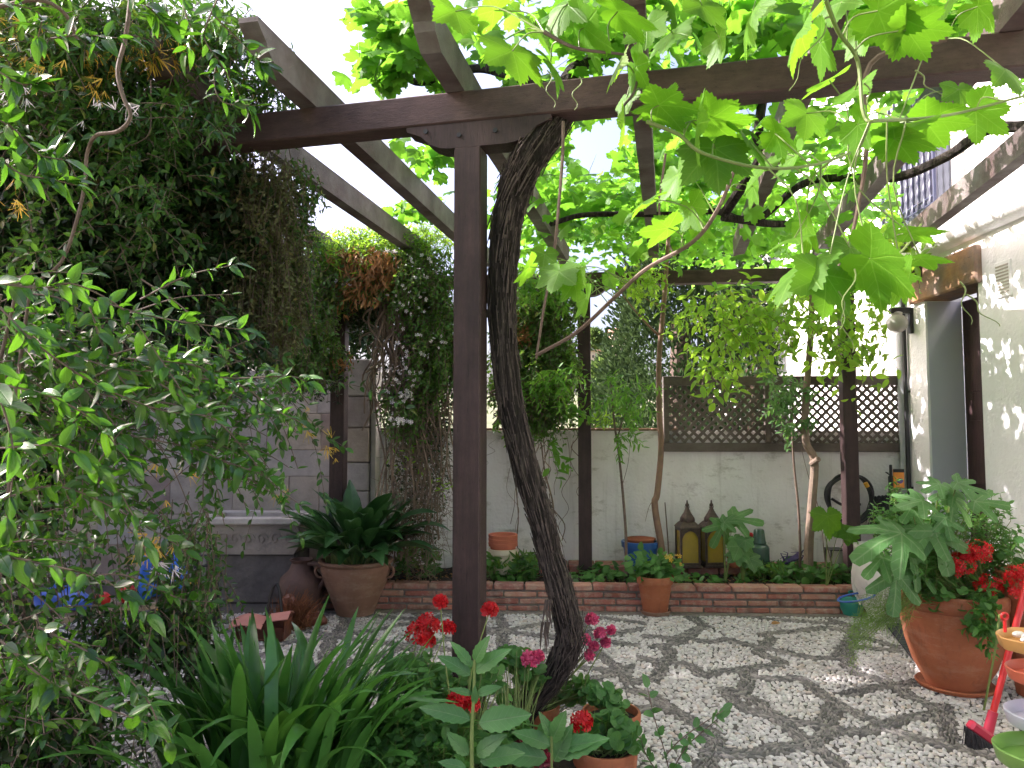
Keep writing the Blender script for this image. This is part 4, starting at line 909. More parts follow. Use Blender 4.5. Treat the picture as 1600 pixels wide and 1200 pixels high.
# stems of the honeysuckle
for pts, r in (([(205, -10, 2.6), (196, 60, 2.6), (184, 110, 2.6), (192, 150, 2.6), (204, 182, 2.6), (185, 205, 2.6), (150, 212, 2.65), (136, 240, 2.7), (132, 290, 2.7), (118, 350, 2.7), (95, 410, 2.7), (50, 450, 2.7), (25, 520, 2.7), (15, 700, 2.8), (0, 1250, 2.9)], .008),
               ([(235, 125, 3.0), (236, 170, 3.0), (232, 210, 3.0), (205, 228, 3.0)], .003), ([(0, 10, 2.4), (60, 0, 2.4), (100, 20, 2.45), (120, 60, 2.5)], .008), ([(230, 340, 3.2), (200, 380, 3.1), (180, 410, 3.1)], .003),
               ([(60, 1260, 3.2), (40, 900, 3.3), (60, 600, 3.5), (120, 400, 3.7), (200, 250, 3.8)], .03), ([(-60, 1300, 3.2), (-40, 900, 3.3), (-20, 600, 3.5), (40, 300, 3.7)], .035), ([(100, 560, 3.0), (140, 680, 3.0), (130, 800, 3.0), (160, 960, 3.0)], .004), ([(60, 700, 3.0), (160, 640, 3.0), (250, 700, 3.1), (300, 800, 3.1)], .003)):
    mb = MB(); mb.tube(pxs(pts), np.linspace(r, r*.7, len(pts)), 7, sub=5, bark=.06); mb.build('stem', M['twig'], HD)
# woody tangle seen against the wall
A = blobs([(150, 620, 3.5, 150, 110, .2, 380)]); sticks('twig', M['twig'], A, A+rv(len(A), .09)+[0, 0, -.05], .0018, HD)
def flowers(bl, mat, tpl, s, par, d=(0, -.3, -.2), dv=.7, name='flower'):
    P = blobs(bl); N = len(P); leaves(name, M[mat], tpl, P, np.array(d)+rv(N, dv), np.array([0, -1, .3])+rv(N, .4), rng.uniform(s*.6, s*1.1, N), par, .1)
flowers([(40, 60, 2.95, 60, 60, .1, 26), (150, 90, 3.0, 90, 40, .1, 16), (240, 80, 3.1, 50, 30, .1, 22), (285, 70, 3.2, 40, 30, .1, 22), (60, 110, 2.8, 50, 30, .1, 12), (150, 130, 2.9, 30, 20, .1, 8), (320, 350, 3.8, 60, 50, .1, 8), (235, 850, 2.8, 40, 25, .1, 9), (270, 730, 2.9, 60, 60, .1, 7), (15, 300, 2.7, 30, 40, .1, 6)], 'petal_yellow', 'honeyflower', .05, HD, (0, -.2, -.9), .5)
flowers([(170, 165, 2.7, 60, 40, .1, 8), (80, 70, 2.9, 60, 30, .1, 6), (260, 885, 2.75, 25, 12, .05, 6), (420, 290, 3.85, 25, 60, .1, 22), (30, 150, 2.7, 30, 20, .1, 5), (320, 370, 3.8, 40, 40, .1, 8)], 'petal_white', 'honeyflower', .04, HD, (0, -.2, -.7), .5)
# upper foreground shoots with larger bright leaves
def shoot(par, pts, nl, ls, mat='glossy', tpl='oval', r=.003, up=.4, pairs=False, dirs=None, stem='twig'):
    p, rr = spline(pxs(pts), np.linspace(r, r*.5, len(pts)), 10); mb = MB(); mb.tube(p, rr, 6); mb.build('stem', M[stem], par, smooth=True)
    P = []; D = []; Nn = []; S = []
    for i in range(nl):
        t = (i+.6)/nl; k = min(int(t*(len(p)-1)), len(p)-2); T = nrm(p[k+1]-p[k]); s0 = nrm(np.cross(T, [0, 1, .15])); 
        for m in ((1, -1) if pairs else ((1 if i % 2 else -1),)):
            P.append(p[k]+T*random.uniform(-.004, .004)); D.append(T*random.uniform(.2, 1.1)+s0*m*random.uniform(.2, 1)+np.array([random.gauss(0, .3), random.uniform(-.8, .5), up*random.uniform(-1.2, 1.2)])); Nn.append(np.array([random.gauss(0, .6), -.5+random.gauss(0, .6), .8])); S.append(ls*random.uniform(.55, 1.1))
    P.append(p[-1]); D.append(p[-1]-p[-3]); Nn.append([.2, -.6, 1]); S.append(ls)
    return P, D, Nn, S
def shoots(par, lst, mat, tpl, **k):
    a = [], [], [], []
    for pts, nl, ls in lst:
        for q, v in zip(a, shoot(par, pts, nl, ls, mat, tpl, **k)): q += v
    leaves('leaf_cluster', M[mat], tpl, *a, par, .25)
GS = thing('glossy_shrub', 'glossy oval leaved shrub with arching branches in the left foreground', 'shrub', (-1.6, 2.0, 0))
sh = [([(-20, 440, 1.9), (60, 450, 1.9), (120, 445, 1.9), (200, 490, 2.0), (250, 560, 2.0), (290, 620, 2.0)], 13, .085), ([(0, 440, 2.0), (120, 460, 2.0), (220, 490, 2.0), (300, 505, 2.0), (380, 515, 2.0)], 13, .08), ([(200, 560, 2.1), (300, 570, 2.1), (350, 590, 2.1), (450, 588, 2.1), (480, 597, 2.1)], 12, .075),
      ([(0, 480, 1.8), (60, 540, 1.8), (150, 600, 1.9), (250, 640, 2.0), (330, 650, 2.0)], 13, .085), ([(0, 600, 1.8), (80, 620, 1.8), (150, 660, 1.9), (200, 720, 1.9)], 10, .09), ([(250, 600, 2.2), (330, 650, 2.2), (380, 700, 2.2), (420, 750, 2.2), (470, 790, 2.2)], 13, .07),
      ([(200, 680, 2.2), (300, 700, 2.2), (350, 720, 2.2), (420, 745, 2.2)], 10, .08), ([(0, 700, 1.8), (100, 700, 1.8), (180, 760, 1.9), (230, 850, 1.9)], 12, .085), ([(-20, 860, 1.7), (60, 880, 1.7), (160, 905, 1.8), (230, 960, 1.8)], 10, .085), ([(150, 640, 2.3), (160, 760, 2.3), (220, 850, 2.3), (260, 920, 2.3)], 12, .065),
      ([(0, 1000, 1.8), (70, 1060, 1.8), (150, 1100, 1.8), (230, 1130, 1.8)], 9, .08), ([(60, 980, 1.9), (140, 1020, 1.9), (220, 1080, 1.9), (260, 1160, 1.9)], 9, .075), ([(120, 900, 2.2), (200, 900, 2.2), (280, 935, 2.3), (330, 940, 2.3)], 10, .06), ([(-20, 560, 1.7), (20, 700, 1.7), (10, 820, 1.7)], 7, .1),
      ([(140, 480, 2.2), (180, 580, 2.2), (260, 660, 2.2), (310, 700, 2.2)], 12, .08), ([(60, 520, 2.1), (130, 560, 2.1), (220, 580, 2.1), (290, 560, 2.1)], 11, .08), ([(0, 780, 2.0), (90, 760, 2.0), (190, 800, 2.1), (290, 860, 2.1)], 12, .075), ([(300, 590, 2.3), (370, 600, 2.3), (430, 640, 2.3), (470, 660, 2.3)], 9, .06)]
sh = [(a, int(b*1.35), c*.80) for a, b, c in sh]
shoots(GS, sh, 'glossy', 'oval', pairs=True)
extra = []
for i in range(30):
    x = random.uniform(-40, 260); y = random.uniform(430, 1120); Y = random.uniform(2.0, 2.7); a = random.uniform(-.4, .9); l = random.uniform(90, 170)
    if (x > 40 and 760 < y < 940) or (x > 60 and y > 980): y = 430+(y-760)*.5; x *= .9
    extra.append(([(x, y, Y), (x+l*.5*cos(a), y+l*.5*sin(a)-10, Y), (x+l*cos(a), y+l*sin(a), Y)], random.randint(4, 8), random.uniform(.04, .065)))
shoots(GS, extra, 'glossy', 'oval', pairs=True)
for i in range(4):
    x = -110+i*22; MB().tube(pxs([(x, 1300, 2.3), (x+10, 1050, 2.25), (x+50, 860, 2.2), (x+30+i*12, 640, 2.1), (x+90, 460, 2.05)]), [.010, .008, .007, .006, .004], 7, sub=6).build('stem', M['twig'], GS)
c = blobs([(60, 620, 2.4, 120, 120, .25, 50), (10, 830, 2.4, 90, 120, .25, 50), (200, 560, 2.5, 110, 60, .2, 40), (150, 780, 2.5, 110, 40, .2, 16), (20, 1050, 2.3, 100, 120, .2, 80), (180, 1120, 2.4, 90, 60, .15, 10), (280, 580, 2.5, 90, 40, .2, 25), (340, 700, 2.5, 50, 60, .2, 14), (30, 560, 2.2, 100, 100, .2, 60), (120, 700, 2.3, 110, 100, .2, 60), (300, 640, 2.5, 80, 80, .2, 40), (350, 720, 2.6, 60, 50, .2, 22), (400, 600, 2.6, 50, 40, .2, 14)]); N = len(c)
P, D, Nn, S, A, B = sprigs(c, np.array([.7, -.2, -.25])+rv(N, .6), rng.uniform(.12, .25, N), 7, .046, False, .8, .25); leaves('leaf_cluster', M['glossy'], 'oval', P, D, Nn+[0, -.4, 0], S, GS, .3); sticks('twig', M['twig'], A, B, .002, GS)
US = thing('overhanging_shrub', 'bright oval leaved branches hanging in from the top left corner', 'branch', (-1.5, 2.2, 0))
sh = [([(360, -40, 2.2), (330, 20, 2.2), (320, 60, 2.2), (345, 100, 2.2), (370, 140, 2.25), (390, 180, 2.3)], 15, .07), ([(330, 20, 2.2), (370, 60, 2.2), (400, 90, 2.2), (412, 98, 2.2)], 9, .07), ([(340, 90, 2.2), (335, 130, 2.2), (350, 160, 2.2), (400, 165, 2.2)], 7, .06), ([(80, 60, 2.2), (130, 55, 2.2), (190, 60, 2.2)], 9, .075), ([(-10, 0, 2.0), (60, 20, 2.0), (60, 60, 2.0)], 8, .07),
      ([(-20, 180, 1.9), (20, 200, 1.9), (60, 240, 1.9), (100, 250, 1.9)], 10, .08), ([(-20, 230, 1.9), (30, 270, 1.9), (80, 280, 1.9), (120, 290, 1.95)], 10, .075), ([(-20, 100, 1.9), (30, 130, 1.9), (60, 130, 1.9)], 8, .07), ([(280, -40, 2.3), (290, 20, 2.3), (300, 50, 2.3), (290, 80, 2.3)], 8, .07), ([(180, -30, 2.1), (230, 10, 2.1), (260, 40, 2.1)], 8, .07)]
shoots(US, sh, 'glossy', 'oval', pairs=True)
for a in ((-40, 1.9), (370, 2.2)): MB().tube(pxs([(-420, 900, a[1]-.2), (-380, 300, a[1]-.1), (-250, -90, a[1]), (a[0]*.5-100, -110, a[1]), (a[0], -45, a[1])]), [.02, .018, .013, .009, .006], 7, sub=6).build('stem', M['twig'], US)

lst = []
for (x0, y0, x1, y1, Y, n, l) in ((330, 470, 450, 560, 3.4, 11, .05), (380, 520, 440, 700, 3.4, 14, .05), (400, 560, 520, 690, 3.5, 13, .05), (440, 600, 510, 790, 3.5, 14, .045), (350, 560, 400, 780, 3.3, 14, .045), (480, 590, 640, 640, 3.6, 10, .05), (300, 560, 330, 760, 3.2, 14, .045), (420, 640, 380, 860, 3.4, 14, .04), (350, 700, 470, 840, 3.4, 12, .045), (460, 650, 540, 700, 3.5, 9, .05), (400, 480, 480, 530, 3.8, 9, .05)):
    lst.append(([(x0, y0, Y), ((x0+x1)/2+random.uniform(-15, 15), (y0+y1)/2-8, Y), (x1, y1, Y-.05)], n, l))
shoots(HD, lst, 'honey', 'oval', pairs=True, r=.002)
flowers([(480, 660, 3.45, 14, 30, .05, 7), (520, 700, 3.45, 10, 20, .05, 6), (440, 770, 3.4, 14, 14, .05, 4), (245, 840, 2.8, 16, 20, .05, 6)], 'petal_yellow', 'honeyflower', .04, HD, (0, -.2, -.7), .5)
# ================================================================== JASMINE ARCH in the middle distance
JA = thing('jasmine', 'jasmine with small white flowers and dead orange foliage hanging over the stone wall', 'climber', WP(S_of(640), -.4))
dn = lambda c: np.array([.0, -.35, -.9])+rv(len(c), .45)
bush('', '', '', None, [(470, 470, 6.2, 60, 70, .3, 500), (480, 540, 6.2, 60, 40, .25, 300), (560, 410, 6.4, 90, 40, .3, 420), (650, 430, 6.3, 60, 60, .3, 420), (680, 520, 6.3, 45, 90, .25, 420), (640, 620, 6.4, 45, 60, .2, 220), (500, 430, 6.3, 60, 40, .3, 300)], 'jasmine', 'oval_lo', .05, 5, .22, dn, par=JA)
bush('', '', '', None, [(520, 400, 6.3, 80, 25, .3, 200), (640, 380, 6.4, 70, 22, .3, 200), (570, 390, 6.3, 50, 25, .3, 90)], 'lime_leaf', 'lance', .06, 5, .2, lambda c: np.array([0, -.3, .5])+rv(len(c), .6), par=JA)
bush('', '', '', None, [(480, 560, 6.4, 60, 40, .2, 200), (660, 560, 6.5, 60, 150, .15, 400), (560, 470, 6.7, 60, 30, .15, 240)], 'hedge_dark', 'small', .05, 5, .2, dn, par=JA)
P = blobs([(575, 430, 6.1, 45, 50, .15, 520), (560, 400, 6.1, 60, 20, .15, 200), (600, 415, 6.1, 35, 20, .15, 120), (530, 560, 6.2, 25, 20, .1, 60), (540, 440, 6.15, 25, 60, .1, 120)]); N = len(P); leaves('dead_foliage', M['dry'], 'lance', P, np.array([0, -.1, -1])+rv(N, .5), rv(N), rng.uniform(.03, .09, N), JA, .4)
flowers([(640, 470, 6.0, 40, 30, .1, 16), (660, 540, 6.0, 50, 40, .1, 20), (625, 590, 6.1, 40, 30, .1, 26), (625, 620, 6.1, 25, 12, .05, 20), (625, 655, 6.1, 22, 14, .05, 20), (600, 395, 6.1, 40, 15, .1, 12), (655, 430, 6.0, 40, 40, .1, 18), (540, 440, 6.1, 20, 10, .1, 12)], 'petal_white', 'flower', .022, JA, (0, -.6, .2), .5)
def tangle(par, x0, x1, y0, y1, Y, n, r=.006, name='stem', seg=7, wob=16):
    mb = MB()
    for i in range(n):
        x = random.uniform(x0, x1); xe = x+random.uniform(-40, 40); ya = y0+random.uniform(0, 60); ye = y1-random.uniform(0, (y1-y0)*.6); pts = []
        for k in range(seg): t = k/(seg-1); pts.append((x+(xe-x)*t+random.uniform(-wob, wob), ya+(ye-ya)*t, Y+random.uniform(-.08, .08)))
        mb.tube(pxs(pts), r*random.uniform(.35, 1.2), 4, sub=4, cap=False)
    return mb.build(name, M['pale_bark'], par)
tangle(JA, 600, 705, 420, 900, 6.35, 70, .007); tangle(JA, 590, 640, 420, 640, 6.3, 26, .010)
P = blobs([(655, 760, 6.4, 55, 150, .15, 1500), (660, 640, 6.45, 50, 80, .12, 700)]); sticks('dry_twig', M['pale_bark'], P, P+rv(len(P), .07)+[0, 0, -.04], .0022, JA)
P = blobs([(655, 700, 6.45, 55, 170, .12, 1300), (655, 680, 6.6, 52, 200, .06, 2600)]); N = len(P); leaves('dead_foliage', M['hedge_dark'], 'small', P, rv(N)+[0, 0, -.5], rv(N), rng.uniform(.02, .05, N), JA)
P = blobs([(640, 720, 6.3, 40, 30, .1, 30), (690, 760, 6.3, 20, 20, .1, 20)]); N = len(P); leaves('leaf_cluster', M['lime_leaf'], 'lance', P, rv(N)+[0, 0, -.3], rv(N)+[0, -1, 1], .05, JA)
JB = thing('climbing_vine', 'leafy green climber with brown dead patches on the wall behind the old trunk', 'climber', WP(S_of(850), -.1))
bush('', '', '', None, [(845, 470, 6.7, 65, 50, .25, 360), (860, 560, 6.7, 48, 60, .2, 300), (840, 630, 6.8, 62, 36, .2, 240), (800, 560, 6.8, 40, 100, .2, 200)], 'jasmine', 'oval_lo', .055, 5, .2, dn, par=JB)
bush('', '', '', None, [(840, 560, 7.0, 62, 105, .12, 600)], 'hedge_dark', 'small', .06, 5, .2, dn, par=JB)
P = blobs([(815, 515, 6.6, 25, 30, .1, 260)]); N = len(P); leaves('dead_foliage', M['dry'], 'small', P, rv(N), rv(N), rng.uniform(.03, .06, N), JB)
bush('', '', '', None, [(870, 590, 6.4, 40, 24, .15, 22), (830, 590, 6.4, 40, 20, .1, 16), (850, 430, 6.3, 80, 30, .2, 60)], 'wist', 'lance', .09, 5, .2, dn, par=JB)
tangle(JB, 770, 900, 640, 880, 6.95, 16, .005, wob=10)
tangle(JB, 790, 840, 580, 680, 6.7, 22, .008, wob=10)
P = blobs([(870, 730, 6.6, 25, 22, .05, 16), (860, 700, 6.6, 20, 20, .05, 12), (895, 645, 6.6, 25, 15, .05, 14), (785, 640, 6.8, 10, 30, .05, 20)]); N = len(P); leaves('leaf_cluster', M['wist'], 'oval', P, np.array([.5, -.3, -.4])+rv(N, .5), np.array([0, -.6, 1])+rv(N, .3), .10, JB)
MB().tube(pxs([(858, 900, 6.6), (865, 800, 6.6), (852, 740, 6.6), (845, 690, 6.65)]), [.012, .010, .008, .006], 6, sub=6).build('stem', M['twig'], JB)

# ================================================================== SAPLINGS in the bed
def sapling(name, label, pts, r0, r1, mat='sapling', group='saplings in the bed'):
    b = AT(*pts[0]); th = thing(name, label, 'tree', (b[0], b[1], .2), group)
    mb = MB(); mb.tube(pxs(pts), np.linspace(r0, r1, len(pts)), 12, bark=.05, sub=7); mb.build('trunk', M[mat], th); return th
def br(th, pts, r, mat='sapling'): mb = MB(); mb.tube(pxs(pts), np.linspace(r, r*.4, len(pts)), 7, sub=5); mb.build('branch', M[mat], th)
T1 = sapling('young_fruit_tree', 'slender red brown sapling trunk rising beside the lattice behind the blue pot', [(1036, 905, 6.75), (1034, 860, 6.75), (1023, 790, 6.75), (1027, 770, 6.75), (1033, 700, 6.75), (1030, 640, 6.75), (1030, 560, 6.7), (1037, 480, 6.6), (1040, 440, 6.6), (1046, 350, 6.5)], .034, .018)
br(T1, [(1030, 525, 6.7), (1005, 500, 6.6), (980, 470, 6.5), (960, 440, 6.5)], .012); br(T1, [(1038, 480, 6.6), (1015, 470, 6.6), (990, 452, 6.6)], .009); br(T1, [(1025, 778, 6.75), (1015, 790, 6.7), (1008, 815, 6.7)], .004)
T2 = sapling('young_tree', 'tan crooked sapling trunk with cut knot in front of the lattice near the hose', [(1263, 900, 6.6), (1264, 850, 6.6), (1269, 780, 6.6), (1272, 720, 6.6), (1259, 690, 6.6), (1258, 640, 6.6), (1264, 560, 6.6), (1268, 500, 6.6), (1266, 440, 6.6), (1258, 350, 6.5)], .042, .022, 'pale_bark')
MB().tube(pxs([(1268, 725, 6.58), (1279, 717, 6.5)]), [.028, .024], 10).build('knot', M['pale_bark'], T2)
T3 = sapling('wisteria', 'thin dark stem with feathery green leaves above the blue pot', [(978, 900, 6.6), (978, 840, 6.6), (974, 780, 6.6), (967, 710, 6.6), (960, 660, 6.6), (955, 600, 6.6)], .014, .008, 'twig')
br(T3, [(963, 690, 6.6), (975, 650, 6.5), (985, 630, 6.5)], .008, 'twig'); br(T3, [(972, 760, 6.6), (982, 720, 6.6), (986, 670, 6.6)], .003, 'twig')
T4 = sapling('climbing_rose', 'thin dark stem with pale green leaves climbing in front of the middle of the lattice', [(1250, 895, 6.75), (1250, 850, 6.7), (1247, 790, 6.7), (1240, 720, 6.7), (1238, 660, 6.7), (1240, 600, 6.7)], .013, .008, 'twig')
br(T4, [(1290, 885, 6.7), (1280, 800, 6.7), (1262, 740, 6.7), (1252, 700, 6.7)], .005, 'twig'); br(T4, [(1300, 885, 6.6), (1290, 840, 6.6), (1282, 790, 6.6)], .005, 'twig')
T5 = sapling('dead_stem', 'short bare dark stick standing between the sapling and the left lantern', [(1046, 890, 6.8), (1044, 850, 6.8), (1039, 785, 6.8)], .009, .005, 'twig')
def compound(par, bl, mat='wist', tpl='lance', ls=.07, k=9, L=.28, dirf=None, pair=True):
    c = blobs(bl); N = len(c); d = dirf(c) if dirf else np.array([.3, -.3, -.2])+rv(N, .6)
    P, D, Nn, S, A, B = sprigs(c, d, rng.uniform(L*.7, L*1.2, N), k, ls, pair, .8, .35)
    leaves('leaf_cluster', M[mat], tpl, P, D, Nn*[.4, .4, 1]+[0, -.5, 0], S, par); sticks('leaf_stalk', M['greenstem'], A, B, .002, par)
compound(T3, [(965, 630, 6.5, 32, 28, .2, 14), (990, 605, 6.4, 22, 14, .2, 7), (975, 680, 6.5, 16, 8, .1, 6), (945, 590, 6.4, 14, 10, .1, 3)], ls=.085, k=6, L=.2)
P = blobs([(945, 655, 6.7, 25, 10, .1, 60)]); N = len(P); leaves('yellow_leaf_cluster', M['lime_leaf'], 'lance', P, rv(N), rv(N)+[0, -1, 1], .06, T3)
compound(T1, [(1000, 440, 6.4, 50, 20, .4, 30), (1080, 500, 6.5, 25, 50, .3, 12)], 'lime_leaf', 'oval', .07, 5, .2)
# persimmon-like leaves, drooping, bright
drp = lambda c: np.array([.4, -.3, -.5])+rv(len(c), .5)
c = None
bush('', '', '', None, [(1150, 470, 6.3, 90, 40, .4, 44), (1130, 520, 6.2, 60, 35, .3, 30), (1200, 500, 6.2, 60, 45, .3, 34), (1110, 570, 6.1, 50, 10, .2, 12), (1330, 500, 6.4, 60, 40, .3, 26), (1340, 550, 6.5, 30, 20, .2, 10), (1260, 470, 6.3, 60, 40, .3, 24), (1380, 370, 6.3, 70, 50, .4, 30), (1290, 540, 6.4, 30, 30, .2, 12)], 'lime_leaf', 'oval', .11, 6, .30, drp, par=T2, pair=False, spread=.9, droop=.5)
br(T2, [(1266, 430, 6.6), (1220, 460, 6.5), (1160, 490, 6.5), (1110, 540, 6.4)], .010); br(T2, [(1266, 440, 6.6), (1310, 450, 6.6), (1360, 480, 6.6)], .008); br(T2, [(1268, 500, 6.6), (1300, 470, 6.6), (1340, 400, 6.5)], .008)
compound(T4, [(1235, 610, 6.6, 35, 22, .15, 24), (1215, 650, 6.6, 18, 30, .1, 10), (1240, 660, 6.6, 25, 15, .1, 9), (1190, 580, 6.5, 30, 20, .1, 10)], 'fig', 'oval', .065, 5, .16)

# trees added out of view past the left hedge to shade the patio floor
for i, (x, y, lb) in enumerate(((-6.7, 5.5, 'nearer of the two unseen trees added beyond the left hedge to shade the patio'), (-6.9, 9.0, 'farther of the two unseen trees added beyond the left hedge to shade the patio'))):
    th = thing('added_shade_tree', lb, 'tree', (x, y, 0), 'added shade trees beyond the hedge'); MB().tube([(x, y, 0), (x+.1, y, 2.4), (x, y+.1, 6.4)], [.2, .16, .06], 10, sub=4).build('trunk', M['twig'], th)
    n = 12000; q = nrm(rv(n))*(rng.uniform(0, 1, (n, 1))**.45)*[1.9, 2.5, 3.6]; P = np.array([x, y, 3.9])+q; P = P+np.sin(P*2.3)[:, [1, 2, 0]]*.25
    leaves('crown', M['honey'], 'oval_lo', P, q+rv(n, .8), rv(n)+[0, 0, 1.2], rng.uniform(.16, .28, n), th)

EB = thing('evergreen_hedge', 'dark evergreen hedge rising behind the stone wall at the left', 'hedge', (-3.6, 8.4, 0))
bush('', '', '', None, [(60, 540, 8.3, 240, 90, .5, 900), (300, 520, 8.3, 140, 70, .5, 450), (-100, 420, 8.3, 200, 150, .5, 500), (420, 540, 8.4, 50, 40, .3, 90), (560, 500, 8.2, 60, 60, .3, 260)], 'hedge_dark', 'oval_lo', .10, 4, .35, lambda c: np.array([0, -.3, .3])+rv(len(c), .7), par=EB)
for x in (-6, -4.6, -3.2): MB().tube([(x, 8.4, 0), (x+.1, 8.4, 1.4), (x, 8.4, 3.2)], [.07, .05, .02], 8).build('trunk', M['twig'], EB)
# ================================================================== OBJECTS
UP = np.array([0, 0, 1.])
def lathe_thing(name, label, cat, c, parts, group=None, seg=40):
    th = thing(name, label, cat, c, group); d = {}
    for pn, prof, mat, par in parts: d[pn] = MB().lathe(c, prof, seg).build(pn, M[mat], d.get(par, th), smooth=True)
    return th, d
# ---- urn with aspidistra
c = GZ(545, 972); c[1] += .25; c[2] = .012
urn = [(.0, .0), (.155, .0), (.165, .03), (.20, .12), (.255, .25), (.285, .35), (.292, .385), (.282, .405), (.30, .415), (.312, .43), (.305, .448), (.285, .45), (.27, .43), (.265, .40), (0, .40)]
th, d = lathe_thing('terracotta_urn', 'large weathered terracotta urn with small handles beside the brick bed', 'pot', c, [('body', urn, 'terra_old', None), ('soil', [(0, .415), (.268, .405)], 'soil', None)])
for sgn in (-1, 1):
    pts = [c+[sgn*.285, -.05, .385], c+[sgn*.315, -.06, .385], c+[sgn*.325, -.06, .35], c+[sgn*.305, -.05, .31], c+[sgn*.27, -.04, .30]]; MB().tube(pts, [.011, .012, .012, .011, .010], 8, sub=5).build('handle', M['terra_old'], th, smooth=True)
def ribbonleaf(mb, base, d, L, W, arch, segs=10, fold=.25, petiole=.0, tw=0, fl=1.0, V=None):
    """append broad arching leaf; returns nothing"""
    d = np.array(d, float); h = nrm(d*[1, 1, 0]+[1e-6, 0, 0]); side = np.cross(h, UP); p = np.array(base, float); el = math.atan2(d[2], np.linalg.norm(d[:2])); step = L/segs; rows = []; uvs = []
    for i in range(segs+1):
        t = i/segs; w = W*fl_w(t, petiole, fl); t_dir = h*cos(el)+UP*sin(el); nn = np.cross(side, t_dir)*1.0; s2 = side*cos(tw*t)+nn*sin(tw*t); n2 = nn*cos(tw*t)-side*sin(tw*t)
        rows += [p-s2*w+n2*w*fold, p, p+s2*w+n2*w*fold]; uvs += [(-w/L, t), (0, t), (w/L, t)]
        p = p+t_dir*step; el -= arch*step*(.4+1.6*t)
    fs = []
    for i in range(segs):
        a = i*3; b = a+3; fs += [(a, a+1, b+1, b), (a+1, a+2, b+2, b+1)]
    mb.add(rows, fs); mb.uv = getattr(mb, 'uv', [])+uvs
def fl_w(t, pet, fl):
    if t < pet: return .06
    u = (t-pet)/(1-pet)
    return (max(.05, math.sin(pi*u**.8))**.85 if fl >= 1 else min(1, (.75+.5*u if u < .5 else 1))*(1 if u < .62 else max(.04, 1-((u-.62)/.38)**2)))
def ribbuild(mb, name, mat, parent):
    V = np.concatenate(mb.v); return mk(name, V, [i for f in mb.f for i in f], [len(f) for f in mb.f], M[mat], parent, uv=np.array(mb.uv), smooth=True)
ap = thing('aspidistra', 'dark green broad leaved aspidistra growing in the big urn', 'plant', c+[0, 0, .41])
mb = MB()
for i in range(118):
    a = random.uniform(0, 2*pi); r0 = random.uniform(0, .2); el = random.uniform(.5, 1.42); b = c+np.array([r0*cos(a), r0*sin(a), .41]); L = random.uniform(.5, .80)*(1.0 if el > .8 else .9)
    ribbonleaf(mb, b, (cos(a)*cos(el), sin(a)*cos(el), sin(el)), L, random.uniform(.056, .082), random.uniform(.6, 2.1), 11, .3, .38, random.uniform(-.5, .5))
ribbuild(mb, 'leaf_cluster', 'aspid', ap)
A = blobs([(545, 880, 6.2, 40, 14, .12, 160)]); sticks('stalk', M['greenstem'], A-[0, 0, .06], A+rv(len(A), .02)+[0, 0, .12], .004, ap)
# ---- stone sink
a = GZ(400, 962); y0 = a[1]+.35; th = thing('stone_sink', 'old carved stone sink with pale rim on a dark rubble base left of the urn', 'sink', (AT(385, 900, y0)[0], y0, 0))
xa, xb = AT(308, 840, y0)[0], AT(470, 840, y0)[0]; cx = (xa+xb)/2; wd = xb-xa; yc = y0+.28
MB().box((cx, yc, .22), (wd*.88, .46, .44), bev=.02).build('base', M['stone_dark'], th)
prof = [(-wd/2+.07, .44), (-wd/2+.03, .50), (-wd/2+.015, .60), (-wd/2+.03, .70), (wd/2-.03, .70), (wd/2-.015, .60), (wd/2-.03, .50), (wd/2-.07, .44)]
mb = MB(); mb.prism([(p, q) for p, q in prof], (cx, yc-.26, 0), (1, 0, 0), (0, 0, 1), (0, 1, 0), .50); mb.build('basin', M['stone'], th)
mb = MB()
for (sx, sy, w1, w2) in ((0, -.27, wd+.02, .07), (0, .25, wd+.02, .07), (-wd/2+.03, -.01, .07, .446), (wd/2-.03, -.01, .07, .446)): mb.box((cx+sx, yc+sy, .735), (w1, w2, .07), bev=.015)
mb.build('rim', M['stone_pale'], th)
mb = MB()
for k in range(7):
    x = cx-wd*.4+k*wd*.13; mb.tube([(x+.05*cos(t)*(1-t/9), yc-.268, .58+.055*sin(t)*(1-t/9)) for t in np.linspace(0, 7, 22)], .006, 5)
mb.build('carving', M['stone'], th)
# iron scroll holder beside sink
th = thing('iron_scroll_stand', 'black wrought iron scroll stand in front of the left side of the sink', 'plant stand', AT(322, 930, 5.9)); mb = MB()
for (cx_, cy_, r, t0, t1) in ((322, 848, 12, -2.5, 3.0), (318, 882, 14, -1.2, 3.6), (325, 905, 22, .2, 3.0)): mb.tube([AT(cx_+r*cos(t), cy_-r*sin(t), 5.9) for t in np.linspace(t0, t1, 16)], .012, 6)
mb.tube([AT(310, 845, 5.9), AT(308, 900, 5.9), AT(310, 962, 5.9)], .010, 6); mb.tube([AT(340, 905, 5.9), AT(342, 966, 5.75)], .010, 6); mb.build('scrollwork', M['black'], th, smooth=True)
